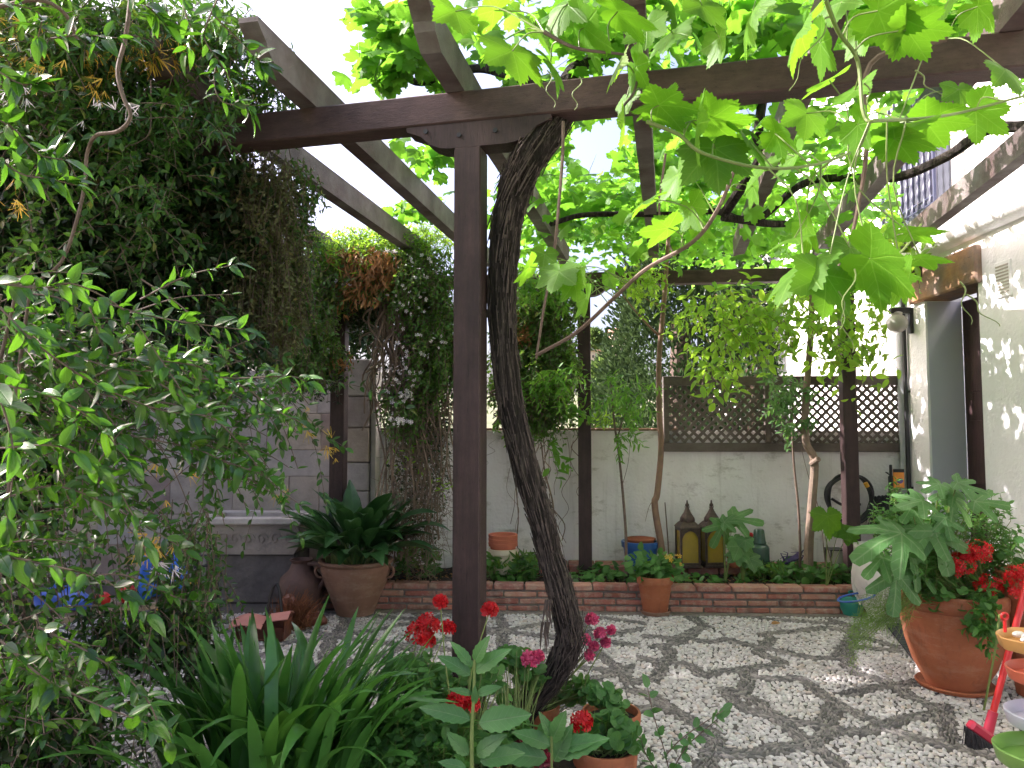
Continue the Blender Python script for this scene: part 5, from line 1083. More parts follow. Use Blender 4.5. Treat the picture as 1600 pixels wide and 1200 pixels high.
# clay jug lying, coir bundle, leather bag
cj = GZ(470, 958); th = thing('clay_jug', 'dark clay jug with a loop handle in shadow between sink and urn', 'jug', cj)
mb = MB(); mb.lathe(cj, [(0, .0), (.12, 0), (.16, .08), (.19, .2), (.17, .30), (.10, .37), (.08, .42), (.10, .45), (.085, .45), (.07, .4), (0, .4)], 28); mb.build('body', M['clayfig'], th, smooth=True)
MB().tube([cj+[.07, -.05, .42], cj+[.18, -.1, .42], cj+[.22, -.1, .32], cj+[.17, -.07, .22]], .018, 8, sub=5).build('handle', M['clayfig'], th, smooth=True)
cb = GZ(405, 1005); th = thing('leather_bag', 'open red brown leather bag with pink lining on the pebbles', 'bag', cb)
def wonky(mb, c, size, yaw, n=14, amp=.012, top=None):
    V = []; Fs = []; ca, sa = cos(yaw), sin(yaw)
    m = n
    for j in range(m+1):
        v = pi*j/m
        for i in range(2*n):
            u = 2*pi*i/(2*n); se = lambda w: math.copysign(abs(w)**.55, w)
            x, y, z = se(sin(v))*se(cos(u)), se(sin(v))*se(sin(u)), se(cos(v)); f = 1+amp/size[0]*(sin(3*x+2*y)+sin(3*z+2.5*x))
            x, y, z = x*size[0]*f, y*size[1]*f, z*size[2]*f; V.append((c[0]+x*ca-y*sa, c[1]+x*sa+y*ca, c[2]+z))
    N2 = 2*n
    for j in range(m):
        for i in range(N2): Fs.append((j*N2+i, (j+1)*N2+i, (j+1)*N2+(i+1) % N2, j*N2+(i+1) % N2))
    mb.add(V, Fs)
def sheet(mb, fn, nu=14, nv=8, t=.006):
    V = [fn(i/nu, j/nv) for j in range(nv+1) for i in range(nu+1)]; V2 = [np.array(p)+[0, 0, t] for p in V]; m = nu+1; q = len(V)
    fs = [(j*m+i, j*m+i+1, (j+1)*m+i+1, (j+1)*m+i) for j in range(nv) for i in range(nu)]; mb.add(V+V2, fs+[tuple(k+q for k in f) for f in fs]+[(i, i+1, q+i+1, q+i) for i in range(nu)]+[(nv*m+i, nv*m+i+1, q+nv*m+i+1, q+nv*m+i) for i in range(nu)]+[(j*m, (j+1)*m, q+(j+1)*m, q+j*m) for j in range(nv)]+[(j*m+nu, (j+1)*m+nu, q+(j+1)*m+nu, q+j*m+nu) for j in range(nv)])
by = cb+[0, .1, .0]; mb = MB()
sheet(mb, lambda u, v: by+[-.17+.34*u, -.10-.012*sin(u*9), .012+.12*v*(1-.25*sin(u*5)**2)+.0]); sheet(mb, lambda u, v: by+[-.17+.34*u+.01*v, .10+.02*v, .012+.15*v*(1-.15*sin(u*4))]); sheet(mb, lambda u, v: by+[-.17-.01*v, -.1+.2*u, .012+.12*v]); sheet(mb, lambda u, v: by+[.17+.012*v, -.1+.2*u, .012+.13*v]); sheet(mb, lambda u, v: by+[-.17+.34*u, -.1+.2*v, .02])
mb.build('body', M['leather'], th, smooth=True)
mb = MB(); sheet(mb, lambda u, v: by+[-.22+.24*u, -.13+.26*v, .125+.045*sin(v*3.0)+.03*sin(u*3+1)-.05*(1-u)**2]); mb.build('flap', M['pinklining'], th, smooth=True)
mb = MB(); sheet(mb, lambda u, v: by+[.05+.15*u, -.09+.17*v, .145+.035*sin(v*3.0)+.02*u]); mb.build('lining', M['pinklining'], th, smooth=True)
mb = MB(); mb.tube([cb+[-.02, .2, .14], cb+[.02, .22, .34], cb+[.06, .22, .36], cb+[.1, .2, .16]], .012, 6, sub=6); mb.build('handle', M['black'], th, smooth=True)
cc_ = GZ(450, 985); th = thing('coir_bundle', 'tuft of red brown fibre behind the leather bag', 'brush', cc_); N = 900
A = cc_+np.stack([rng.normal(0, .07, N), rng.normal(.05, .05, N), rng.uniform(.01, .12, N)], 1); B = A+rv(N, .05)+np.array([.06, 0, .10])*rng.uniform(-1, 1.4, (N, 1)); B[:, 2] = np.maximum(B[:, 2], .01); sticks('bristles', M['rope'], A, B, .003, th)
mb = MB(); wonky(mb, cc_+[-.02, .1, .12], (.07, .06, .11), .2); wonky(mb, cc_+[.15, .12, .05], (.10, .06, .05), .4); mb.build('handle', M['leather'], th, smooth=True)
# ---- clutter behind the left hedge
cpk = GZ(190, 985); th = thing('plank_bench', 'low grey plank bench behind the left bushes', 'bench', cpk)
e = nrm(GZ(290, 965)-GZ(90, 1000)); e2 = np.cross(UP, e); ax = np.array([e, e2, UP]); pc = AT(190, 925, 5.0); pc0 = pc*[1, 1, 0]
MB().box(pc0+UP*.37, (1.0, .34, .04), ax, .006).build('seat', M['plank'], th)
for s in (-.42, .42): MB().box(pc0+e*s+UP*.175, (.05, .30, .35), ax, .005).build('leg', M['plank'], th)
mb = MB(); wonky(mb, pc0+UP*.39+e*.25+UP*.15, (.14, .11, .15), .4, amp=.03); tb = thing('blue_bag', 'crumpled bright blue plastic bag on the plank bench', 'bag', pc0+e*.25+UP*.39); mb.build('bag_body', M['bluebag'], tb, smooth=True)
MB().tube([pc0+e*.2+UP*.66, pc0+e*.3+UP*.78, pc0+e*.38+UP*.64], .008, 6, sub=5).build('handle', M['bluebag'], tb, smooth=True)
mb = MB(); wonky(mb, pc0-e*.35+UP*.39+UP*.08, (.16, .10, .07), .1, amp=.03); tb = thing('blue_mesh_bag', 'small blue mesh bag at the left end of the plank bench', 'bag', pc0-e*.35+UP*.39); mb.build('bag_body', M['bluering'], tb, smooth=True)
MB().tube([pc0-e*.42+UP*.52, pc0-e*.35+UP*.62, pc0-e*.28+UP*.52], .007, 6, sub=5).build('handle', M['bluering'], tb, smooth=True)
for i, (ofs, r, lb) in enumerate(((.02, .062, 'shiny red ball right beside the blue bag'), (-.13, .05, 'smaller dark red ball left of the shiny one on the bench'))):
    p = pc0+e*ofs+UP*(.39+r)-e2*.05; tb = thing('red_ball', lb, 'ball', p-UP*r, 'red balls on the bench'); MB().ball(p, r, 20, 12).build('shell', M['red'], tb, smooth=True); MB().lathe(p+UP*(r-.002), [(0, .006), (.008, .005), (.01, 0)], 10).build('valve', M['black'], tb)
pt = GZ(280, 990); pt[2] = .012; th = thing('toolbox', 'black toolbox with yellow clasps on the pebbles behind the bushes', 'toolbox', pt)
MB().box(pt+[0, .1, .13], (.46, .24, .25), bev=.03).build('body', M['black'], th); MB().box(pt+[0, .1, .275], (.47, .25, .04), bev=.012).build('lid', M['black'], th)
for s in (-.14, .15): MB().box(pt+[s, -.026, .23], (.06, .02, .13), bev=.006).build('clasp', M['yellow'], th)
MB().tube([pt+[-.1, .1, .29], pt+[-.09, .1, .34], pt+[.09, .1, .34], pt+[.1, .1, .29]], .012, 8).build('handle', M['yellow'], th)
# ---- terracotta stack on pale pot, behind post
def potprof(r, h, rim=.0, wall=.012): return [(0, 0), (r*.68, 0), (r*.93, h*.78), (r*.93, h*.785), (r, h*.79), (r*1.02, h*.985), (r*1.0, h), (r-wall, h), (r*.85, h*.75), (r*.6, h*.1), (0, h*.1)]
pc_ = AT(786, 882, 6.75); pc_[2] = .245; th, d = lathe_thing('pale_pot', 'cream clay pot on the bed behind the centre post holding stacked terracotta pots', 'pot', pc_, [('body', potprof(.125, .22), 'cream', None), ('rim', [(.128, .175), (.134, .178), (.134, .222), (.12, .224)], 'cream', None)])
for k in range(3):
    q = pc_+[0, 0, .135+k*.036]; lathe_thing('terracotta_pot', ['bottom', 'middle', 'topmost'][k]+' one of three red terracotta pots nested on the cream pot', 'pot', q, [('body', [(0, .02), (.10, .02), (.118, .11), (.130, .112), (.134, .142), (.128, .146), (.118, .142), (.11, .115), (.09, .03), (0, .03)], 'terra_red', None)], 'nested terracotta pots')
# ---- blue pot, with inner clay pot
pb = AT(1001, 886, 6.85); pb[2] = LEDGE-.035; th, d = lathe_thing('blue_pot', 'blue glazed flower pot behind the slim sapling', 'pot', pb, [('body', [(0, 0), (.125, 0), (.158, .22), (.172, .222), (.176, .27), (.172, .275), (.15, .273), (.14, .2), (0, .2)], 'blue', None)])
lathe_thing('clay_bowl', 'orange clay pot set inside the blue pot', 'pot', pb+[0, 0, .205], [('body', [(0, 0), (.10, 0), (.135, .085), (.138, .092), (.125, .09), (.09, .02), (0, .02)], 'terra', None), ('rim', [(.135, .08), (.141, .083), (.141, .094), (.13, .096)], 'terra', None)])
# ---- lanterns
def lantern(c, yaw):
    th = thing('moroccan_lantern', '', 'lantern', c, 'yellow glass lanterns'); a = np.array([[cos(yaw), sin(yaw), 0], [-sin(yaw), cos(yaw), 0], [0, 0, 1]])
    w_ = .185; h = .34
    MB().box(c+[0, 0, .012], (w_+.02, w_+.02, .024), a, .004).build('base', M['bronze'], th)
    mb = MB()
    for sx in (-1, 1):
        for sy in (-1, 1): mb.box(c+(np.array([sx*(w_/2-.008), sy*(w_/2-.008), 0])@a)+[0, 0, h/2+.02], (.018, .018, h), a, .002)
    for (dx, dy, l1, l2) in ((0, -1, w_, .01), (0, 1, w_, .01), (-1, 0, .01, w_), (1, 0, .01, w_)):
        for z_ in (.035, h+.005): mb.box(c+(np.array([dx*(w_/2-.006), dy*(w_/2-.006), 0])@a)+[0, 0, z_], (l1-.03 if l1 > .02 else .012, l2-.03 if l2 > .02 else .012, .022), a)
    for sx in (-1, 1):   # arched corner spandrels
        pr = [(sx*.075, .0), (sx*.075, -.07), (sx*.062, -.045), (sx*.045, -.02), (sx*.02, -.006), (0, 0)]; mb.prism(pr, c+(np.array([0, -w_/2+.0, 0])@a)+[0, 0, h-.004], a[0], UP, a[1], .006)
    mb.build('frame', M['bronze'], th)
    MB().box(c+[0, 0, h/2+.02], (w_-.026, w_-.026, h-.012), a).build('glass_pane', M['yglass'], th)
    V = []; rings = [(.118, h+.02), (.112, h+.032), (.085, h+.06), (.066, h+.075)]; mb = MB()
    for r, z_ in rings:
        for k in range(4): t = pi/4+k*pi/2; V.append(c+(np.array([r*1.18*cos(t), r*1.18*sin(t), 0])@a)+[0, 0, z_])
    mb.add(V, [(i*4+k, i*4+(k+1) % 4, (i+1)*4+(k+1) % 4, (i+1)*4+k) for i in range(3) for k in range(4)]+[(0, 1, 2, 3), (12, 13, 14, 15)]); mb.build('shoulder', M['bronze'], th)
    dm = MB().lathe(c+[0, 0, h+.07], [(.068, 0), (.070, .015), (.066, .035), (.050, .06), (.034, .085), (.024, .105), (.016, .125), (.012, .14), (.018, .15), (.018, .16), (.009, .17), (.006, .195), (.0, .2)], 20).build('dome', M['bronze'], th, smooth=True)
    MB().tube([c+[.02*cos(t), 0, h+.205+.02*sin(t)] for t in np.linspace(0, 2*pi, 14)], .003, 5).build('ring', M['bronze'], dm)
    return th
pl1 = AT(1075, 885, 6.88); pl1[2] = LEDGE; pl2 = AT(1113, 885, 6.9); pl2[2] = LEDGE
L1 = lantern(pl1, .05); L1['label'] = 'left bronze lantern with olive yellow glass, fully visible beside the sapling'
L2 = copy_tree(L1); L2.location = pl2; L2.rotation_euler = (0, 0, .05); L2['label'] = 'right bronze lantern with yellow glass, its dome behind a fig leaf'
# ---- green jar with upturned cup
pj = AT(1187, 888, 6.85); pj[2] = LEDGE; th = thing('green_jar', 'dark green glass jar with a tapered cup upturned on its top', 'jar', pj)
MB().lathe(pj, [(0, 0), (.085, 0), (.09, .02), (.09, .17), (.085, .19), (.06, .215), (.05, .22), (0, .22)], 28).build('body', M['green_glass'], th, smooth=True)
MB().lathe(pj+[0, 0, .22], [(.065, 0), (.058, .02), (.045, .115), (.038, .125), (0, .125)], 24).build('cup', M['green_glass'], th, smooth=True)
ps = AT(1150, 880, 6.85); ps[2] = LEDGE; lathe_thing('clay_saucer_pot', 'small broken clay pot half hidden by leaves left of the green jar', 'pot', ps, [('body', potprof(.075, .10), 'terra_red', None), ('rim', [(.076, .078), (.080, .08), (.080, .101), (.07, .102)], 'terra_red', None)])
# driftwood / purple dry root
pr_ = AT(1235, 882, 6.8); pr_[2] = LEDGE; th = thing('dry_root', 'purplish dry root lying against the wall at the foot of the thin stem', 'root', pr_); mb = MB()
mb.tube([pr_+[-.17, 0, .01], pr_+[-.05, .0, .05], pr_+[.06, 0, .10], pr_+[.1, 0, .15]], [.01, .022, .03, .015], 8, bark=.2, sub=6)
for i in range(9): s_ = pr_+[random.uniform(-.08, .1), 0, random.uniform(.05, .12)]; mb.tube([s_, s_+[random.uniform(-.04, .04), -.02, .05], s_+[random.uniform(-.07, .07), -.03, random.uniform(.02, .08)]], [.008, .005, .002], 5)
mb.build('wood', M['purple'], th)
pf = AT(1305, 886, 6.8); pf[2] = LEDGE; th = thing('small_glass_lantern', 'small square glass lantern with dark frame left of the right post', 'lantern', pf)
mb = MB()
for sx in (-1, 1):
    for sy in (-1, 1): mb.box(pf+[sx*.06, sy*.06, .085], (.012, .012, .17))
for z_ in (.006, .172): mb.box(pf+[0, 0, z_], (.14, .14, .012))
mb.build('frame', M['black'], th); MB().box(pf+[0, 0, .09], (.10, .10, .145)).build('glass_pane', M['greypost'], th)
# ---- small terracotta pot in front of bed
p1 = GZ(1028, 966); p1[1] += .11; p1[2] = .012; th, d = lathe_thing('terracotta_pot', 'orange terracotta pot on its saucer in front of the brick edging', 'pot', p1, [('saucer', [(0, 0), (.115, 0), (.125, .03), (.118, .032), (.108, .012), (0, .012)], 'terra_old', None), ('body', [(0, .013), (.10, .013), (.138, .25), (.150, .252), (.156, .31), (.152, .316), (.142, .314), (.13, .24), (0, .24)], 'terra', None), ('soil', [(0, .292), (.138, .288)], 'soil', None)])
TPOT = p1
# ---- large right pot
p2 = GZ(1492, 1098); p2 = AT(1490, 1000, p2[1]+.24); p2[2] = .012; th, d = lathe_thing('large_terracotta_pot', 'very large rounded terracotta pot full of fig, mint and geranium on the right', 'pot', p2,
    [(a_, [(r_*.90, z_) for r_, z_ in b_], c_, d_) for a_, b_, c_, d_ in [('saucer', [(0, 0), (.225, 0), (.24, .02), (.232, .026), (.2, .012), (0, .012)], 'terra', None), ('body', [(0, .013), (.175, .013), (.195, .05), (.25, .14), (.295, .27), (.318, .40), (.322, .44), (.317, .47), (.326, .478), (.333, .52), (.335, .555), (.325, .572), (.305, .57), (.298, .545), (.295, .5), (0, .5)], 'terra', None), ('soil', [(0, .53), (.297, .525)], 'soil', None)]], seg=64)
BP = p2
# second pot at right edge
p3 = GZ(1640, 1075); p3[2] = .012; p3 = np.array([AT(1622, 900, 4.35)[0], 4.35, .012]); th, d = lathe_thing('orange_pot', 'orange clay pot with red geraniums at the right edge behind the broom', 'pot', p3, [('body', [(0, 0), (.13, 0), (.18, .42), (.20, .56), (.215, .565), (.225, .70), (.21, .71), (.2, .69), (.19, .6), (0, .6)], 'terra', None), ('soil', [(0, .67), (.2, .665)], 'soil', None)])
# ---- hose coil on wall
ch = AT(1321, 778, 7.0); th = thing('hose', 'black garden hose coiled on a hook on the white wall behind the right post', 'hose', ch); mb = MB(); pts = []
for i in range(150):
    t = i/150*2*pi*5; r = .205+.02*sin(i*.21)+.012*cos(i*.53); sq = 1.12; pts.append(ch+wu*(r*sin(t))+wz*(sq*r*cos(t)-.02+.03*abs(sin(t)))-wv_*(.03+.010*((i//30) % 5)+.004*sin(i)))
mb.tube(pts, .0135, 7, sub=2); mb.tube([ch+wu*-.16-wv_*.08+wz*.0, ch+wu*-.05-wv_*.09-wz*.06, ch+wu*.1-wv_*.09-wz*.05], .013, 7, sub=6); mb.build('coil', M['black'], th, smooth=True)
MB().tube([ch+wz*.19+wv_*.07, ch+wz*.19-wv_*.1, ch+wz*.22-wv_*.11], .01, 8).build('hook', M['greypost'], th)
MB().tube([ch+wu*.15+wz*.15-wv_*.09, ch+wu*.17+wz*.11-wv_*.09], .02, 10).build('nozzle', M['yellow'], th)
# ---- black brush/tool hanging with orange label
cb_ = AT(1393, 790, 6.95); th = thing('hanging_brush', 'black long haired brush hanging on the wall beside the hose', 'brush', cb_); N = 1600
A = cb_+np.stack([rng.normal(-.03, .06, N), rng.normal(-.03, .03, N), rng.uniform(-.03, .10, N)], 1); sticks('bristles', M['black'], A, A+np.stack([rng.normal(-.03, .03, N), rng.normal(0, .02, N), -rng.uniform(.08, .28, N)], 1), .004, th)
MB().box(cb_+[.0, -.02, .16], (.055, .05, .24), bev=.01).build('handle', M['black'], th); MB().tube([cb_+[0, 0, .28], cb_+[-.03, .03, .31], cb_+[.0, .04, .30]], .005, 6).build('hook', M['black'], th)
co_ = AT(1404, 748, 6.85); th = thing('orange_pruner_card', 'orange tool card with a black strip and purple picture hanging by the downpipe', 'packaging', co_)
MB().box(co_, (.10, .012, .17), bev=.002).build('card', M['orange'], th); MB().box(co_+[0, -.008, .075], (.1, .006, .03)).build('header_strip', M['black'], th); MB().ball(co_+[.01, -.008, -.02], .03, 14, 8, (1, .2, .8)).build('picture', M['purple'], th, smooth=True)
MB().box(co_+[-.07, .0, -.02], (.025, .02, .30), bev=.006).build('tool_shaft', M['black'], th)
# ---- white pot
pw_ = AT(1374, 925, 6.05); pw_[2] = .012; th, d = lathe_thing('white_vase', 'big white ceramic urn behind the fig leaves', 'vase', pw_, [('body', [(0, 0), (.09, 0), (.10, .06), (.15, .14), (.20, .27), (.205, .36), (.19, .45), (.165, .50), (.165, .53), (.182, .54), (.182, .60), (.16, .60), (.15, .52), (0, .5)], 'white_pot', None)])
mb = MB()
for k in range(10): t = 2*pi*k/10; mb.tube([pw_+[(.158+.045*sin(u*pi))*cos(t), (.158+.045*sin(u*pi))*sin(t), .12+u*.34] for u in np.linspace(0, 1, 8)], .008, 6)
mb.build('rib', M['white_pot'], th, smooth=True)
# ---- watering things: blue ring, teal pot
pg = GZ(1340, 968); pg[1] += .1; pg[2] = .012; th, d = lathe_thing('teal_bucket', 'small teal plastic watering pot lying by the end of the brick bed', 'bucket', pg, [('body', [(0, 0), (.065, 0), (.09, .06), (.095, .11), (.08, .15), (.06, .16), (.055, .15), (0, .13)], 'hosegreen', None)])
MB().tube([pg+[.07, -.03, .11], pg+[.15, -.06, .10], pg+[.17, -.06, .07]], [.03, .028, .03], 12).build('spout', M['greypost'], th, smooth=True)
MB().tube([pg+[0, 0, .15], pg+[-.02, 0, .19], pg+[.02, 0, .19], pg+[.03, 0, .15]], .008, 6, sub=4).build('handle', M['hosegreen'], th, smooth=True)
pr2 = AT(1338, 933, 5.95); th = thing('blue_hoop', 'thin blue plastic hoop resting on the teal pot', 'hoop', pr2); MB().tube([pr2+np.array([.14*cos(t), .10*sin(t), .03*cos(t)+.0]) for t in np.linspace(0, 2*pi, 40)], .008, 8).build('hoop', M['bluering'], th, smooth=True)
# ---- door mat
q = [GZ(1384, 980), GZ(1470, 978), GZ(1580, 1035), GZ(1428, 1038)]; th = thing('door_mat', 'dark grey ribbed door mat half under the large pot', 'mat', GZ(1430, 1000))
mb = MB(); mb.add([(*a[:2], .016) for a in q]+[(*a[:2], .03) for a in q], [(0, 1, 2, 3), (4, 5, 6, 7), (0, 1, 5, 4), (1, 2, 6, 5), (2, 3, 7, 6), (3, 0, 4, 7)]); mb.build('sheet', M['mat'], th)
mb = MB()
for k in range(1, 16): t = k/16; a = q[0]*(1-t)+q[3]*t; b = q[1]*(1-t)+q[2]*t; mb.tube([a+UP*.03, b+UP*.03], .004, 4)
mb.build('rib', M['mat'], th)
# ---- broom
hb = GZ(1537, 1168); hb[1] += .05; th = thing('red_broom', 'red broom leaning on the right with a black bristled head on the pebbles', 'broom', hb)
top = AT(1606, 905, 3.75); j = AT(1546, 1135, 3.72)
MB().tube([j, top, top+(top-j)*.6], .0155, 14).build('handle', M['red'], th, smooth=True)
MB().tube([j-(top-j)*.05, j+(top-j)*.10], [.024, .022], 14).build('socket', M['pinkred'], th, smooth=True)
hx_ = nrm(AT(1568, 1178, 3.66)-AT(1512, 1138, 3.66)); hy_ = nrm(np.cross(UP, hx_)); hc = AT(1541, 1150, 3.69); ax = np.array([hx_, hy_, nrm(np.cross(hx_, hy_))])
MB().box(hc, (.20, .055, .05), ax, .012).build('head', M['pinkred'], th)
mb = MB(); mb.box(hc+ax[0]*.085-ax[2]*.035, (.06, .06, .12), ax, .012); mb.build('end_cap', M['red'], th)
N = 2600; ux = rng.uniform(-.10, .05, N); uy = rng.uniform(-.024, .024, N); A = hc+ux[:, None]*ax[0]+uy[:, None]*ax[1]-ax[2]*.02; B = A+np.stack([rng.normal(0, .008, N), rng.normal(-.01, .01, N), -rng.uniform(.075, .10, N)], 1); sticks('bristles', M['black'], A, B, .0016, th, .001)
# bamboo cane
gs = GZ(1537, 1112); th = thing('green_cane', 'thin green plant cane standing behind the broom against the big pot', 'cane', gs); MB().tube([gs, AT(1556, 1010, gs[1]-.1), AT(1562, 960, gs[1]-.12)], [.006, .0055, .005], 8).build('cane', M['greenstem'], th, smooth=True)
# ---- tiered toy trays on a red stem
ct = AT(1605, 1100, 3.3)*[1, 1, 0]; ct[2] = .012
def tray(px, py, Y, r, h, mat, label, scal=False, angle=0, fill=None):
    c = AT(px, py, Y); th = thing('plastic_tray', label, 'tray', c-[0, 0, h/2], 'stacked plastic trays'); n = 48; V = []; Fs = []; mb = MB(); base = c-[0, 0, h/2]
    prof = [(0, 0), (r*.90, 0), (r*.93, .006), (r, h), (r*.975, h+.004), (r*.95, h), (r*.88, .012), (0, .010)]
    for i in range(n):
        t = 2*pi*i/n; f = 1+(.05*(1 if (i % 12) < 2 else 0) if scal else .012*sin(3*t))
        for (rr, zz_) in prof: V.append(base+[rr*f*cos(t), rr*f*sin(t)*.92, zz_])
    m_ = len(prof)
    for i in range(n):
        for k in range(m_-1): Fs.append((i*m_+k, ((i+1) % n)*m_+k, ((i+1) % n)*m_+k+1, i*m_+k+1))
    mb.add(V, Fs); mb.build('dish', M[mat], th, smooth=True)
    MB().tube([base+[0, 0, .01], base+[0, 0, h*.8]], .02, 14).build('hub', M[mat], th, smooth=True)
    if fill:
        mb = MB()
        for i in range(16): a = random.uniform(0, 2*pi); q = random.uniform(.2, .75)*r; mb.ball(base+[q*cos(a), q*sin(a), .03+random.uniform(0, .015)], random.uniform(.012, .028), 8, 6, (1.3, .9, .7))
        tt = thing('pebble_heap', 'heap of white shells in the top yellow tray', 'shells', base+[0, 0, .01]); mb.build('shells', M['white_pot'], tt, smooth=True)
    return th
tray(1624, 1005, 3.3, .165, .05, 'oringe', 'yellow orange tray with scalloped rim, topmost of the stack', True, fill=True)
tray(1641, 1056, 3.3, .17, .05, 'coral', 'coral red tray second from the top of the stack')
tray(1650, 1126, 3.2, .19, .055, 'lilac', 'pale grey tray third from the top of the stack')
tray(1645, 1185, 3.05, .21, .06, 'lime', 'green tray lowest and largest of the stack')
st = AT(1650, 1100, 3.2); stx = np.array([st[0], 3.2, 0.]); th = thing('tray_stand', 'thin steel rod stand carrying the coloured trays', 'stand', stx+[0, 0, .012])
MB().tube([stx+[0, 0, .012], stx+[0, .08, AT(1612, 980, 3.3)[2]+.05]], .010, 10).build('rod', M['steel'], th, smooth=True); MB().lathe(stx+[0, 0, .012], [(0, .02), (.12, .015), (.14, 0)], 24).build('foot', M['steel'], th, smooth=True)
pk = AT(1570, 968, 3.32); th = thing('red_peg', 'small red ring topped peg standing on the rim of the yellow tray', 'peg', pk-[0, 0, .05]); MB().tube([pk-[0, 0, .055], pk], .007, 8).build('pin', M['red'], th); MB().tube([pk+[.014*cos(t), 0, .014+.014*sin(t)] for t in np.linspace(0, 2*pi, 16)], .006, 8).build('ring', M['red'], th, smooth=True)
# fallen leaf on paving
fl_ = GZ(1211, 980); th = thing('fallen_leaf', 'curled brown dead leaf lying on the pebbles', 'leaf', fl_); leaves('blade', M['dry'], 'oval', [fl_+[-.03, 0, .025]], [[1, .1, .2]], [[0, -.5, 1]], .08, th); 

# ================================================================== PLANTS near the bed and pots
def poting(name, label, cat, base, group=None): return thing(name, label, cat, base, group)
# ground cover in bed
th = thing('bed_ground_cover', 'low strawberry and ivy leaves spreading over the brick bed', 'ground cover', WP(-2, -.5, .2)); th['kind'] = 'stuff'
def onbed(px0, px1, n, d0=-.75, d1=-.25, zr=(.24, .34)):
    s = np.array([S_of(px0)+rng.uniform(0, 1)*(S_of(px1)-S_of(px0)) for _ in range(n)]); return np.array([WP(a, rng.uniform(d0, d1), rng.uniform(*zr)) for a in s])
P = np.concatenate([onbed(1205, 1310, 230), onbed(1140, 1215, 120), onbed(765, 840, 190, zr=(.22, .38)), onbed(760, 1310, 170, -.8, -.45, (.22, .25)), onbed(640, 700, 120, zr=(.25, .45)), onbed(900, 960, 90, zr=(.22, .3))]); N = len(P)
o = leaves('ground_leaves', M['ivy'], 'ger_lo', P, rv(N)*[1, 1, .3], np.array([0, -.5, 1])+rv(N, .35), rng.uniform(.03, .075, N), th); sticks('ground_stalks', M['greenstem'], P-[0, 0, .08], P, .0018, th)
P = np.concatenate([onbed(770, 850, 160, zr=(.3, .4)), onbed(640, 700, 60, zr=(.3, .45)), onbed(1140, 1200, 50)]); N = len(P); leaves('grassy_leaves', M['jasmine'], 'lance', P, rv(N)*[1, 1, .3]+[0, 0, .6], rv(N)+[0, -1, 0], rng.uniform(.06, .12, N), th)
P = onbed(600, 1320, 900, -.8, -.1, (.195, .225)); N = len(P); leaves('leaf_litter', M['dry'], 'small', P, rv(N)*[1, 1, .1], rv(N, .3)+[0, 0, 1], rng.uniform(.02, .045, N), th)
# fig seedlings in the bed
def bigleafplant(name, label, base, lst, mat, tpl, Y, cat='plant', stem=.006, group=None, szf=.62):
    th = thing(name, label, cat, base, group); P = []; D = []; Nn = []; S = []; mb = MB()
    for (px, py, sz, an) in lst:
        s = sz/F*Y*szf; a = R(an); d = nrm([sin(a), -.35, -cos(a)*.9]); c = AT(px, py, Y+random.uniform(-.06, .06)); p = c-d*s*.3; P.append(p); D.append(d); Nn.append([random.uniform(-.3, .3), -.75, .9]); S.append(s)
        b = np.array(base); m = b+(p-b)*.55+[0, 0, .03]; mb.tube([b, m, p], [stem, stem*.6, stem*.35], 6, sub=4)
    mb.build('stem', M['greenstem'], th, smooth=True); leaves('leaf_cluster', M[mat], tpl, P, D, Nn, S, th, .15); return th
b = AT(1133, 890, 6.5); b[2] = .2; bigleafplant('fig_seedling', 'young fig seedling with pale lobed leaf in front of the right lantern', b, [(1160, 812, 75, 80), (1125, 830, 60, -30), (1150, 845, 30, 20), (1140, 815, 45, 100)], 'fig', 'fig', 6.5, group='fig seedlings in the bed')
b = AT(1160, 892, 6.5); b[2] = .2; bigleafplant('fig_seedling', 'small dark lobed fig seedling left of the green jar', b, [(1160, 862, 50, 20), (1178, 875, 40, 70), (1148, 870, 35, -60), (1165, 850, 30, 0)], 'fig', 'grape', 6.4, group='fig seedlings in the bed')
b = AT(1290, 895, 6.3); b[2] = .2; bigleafplant('fig_seedling', 'seedling with two lobed leaves in front of the right post', b, [(1295, 818, 62, 0), (1320, 832, 50, 70), (1330, 840, 40, 30)], 'vine', 'grape', 6.2, group='fig seedlings in the bed')
pp = AT(1173, 836, 6.7); th = thing('poppy_bud', 'single small red flower head on a thin stalk beside the green jar', 'flower', (pp[0], 6.7, .2)); MB().tube([(pp[0]+.01, 6.7, .2), pp], .003, 5).build('stalk', M['greenstem'], th); MB().ball(pp, .024, 12, 8).build('bud', M['petal_red'], th, smooth=True)
# plant in small pot
th = thing('leafy_pot_plant', 'bright green leafy plant filling the terracotta pot before the bed', 'plant', TPOT+[0, 0, .29])
cen = TPOT+[0, 0, .38]; N = 260; q = nrm(rv(N))*rng.uniform(.3, 1, (N, 1))*[.23, .16, .13]; P = cen+q; leaves('leaf_cluster', M['mint'], 'round', P, q*[4, 4, 1]+rv(N, .3), np.array([0, -.5, 1])+rv(N, .4), rng.uniform(.05, .085, N), th); sticks('stem', M['greenstem'], np.tile(TPOT+[0, 0, .28], (60, 1))+rv(60, .03)*[1, 1, 0], P[:60], .003, th)
P = AT(rng.uniform(1035, 1065, 8), rng.uniform(868, 882, 8), 6.1); leaves('flower', M['petal_yellow'], 'flower', P, rv(8), [[0, -1, .4]], .02, th)
P = AT(np.array([985, 975, 995, 990, 1000]), np.array([870, 885, 865, 895, 860]), 6.1); leaves('bright_leaf_cluster', M['mint'], 'round', P, rv(5)+[-.5, -.3, 0], [[0, -.8, .8]], .075, th)

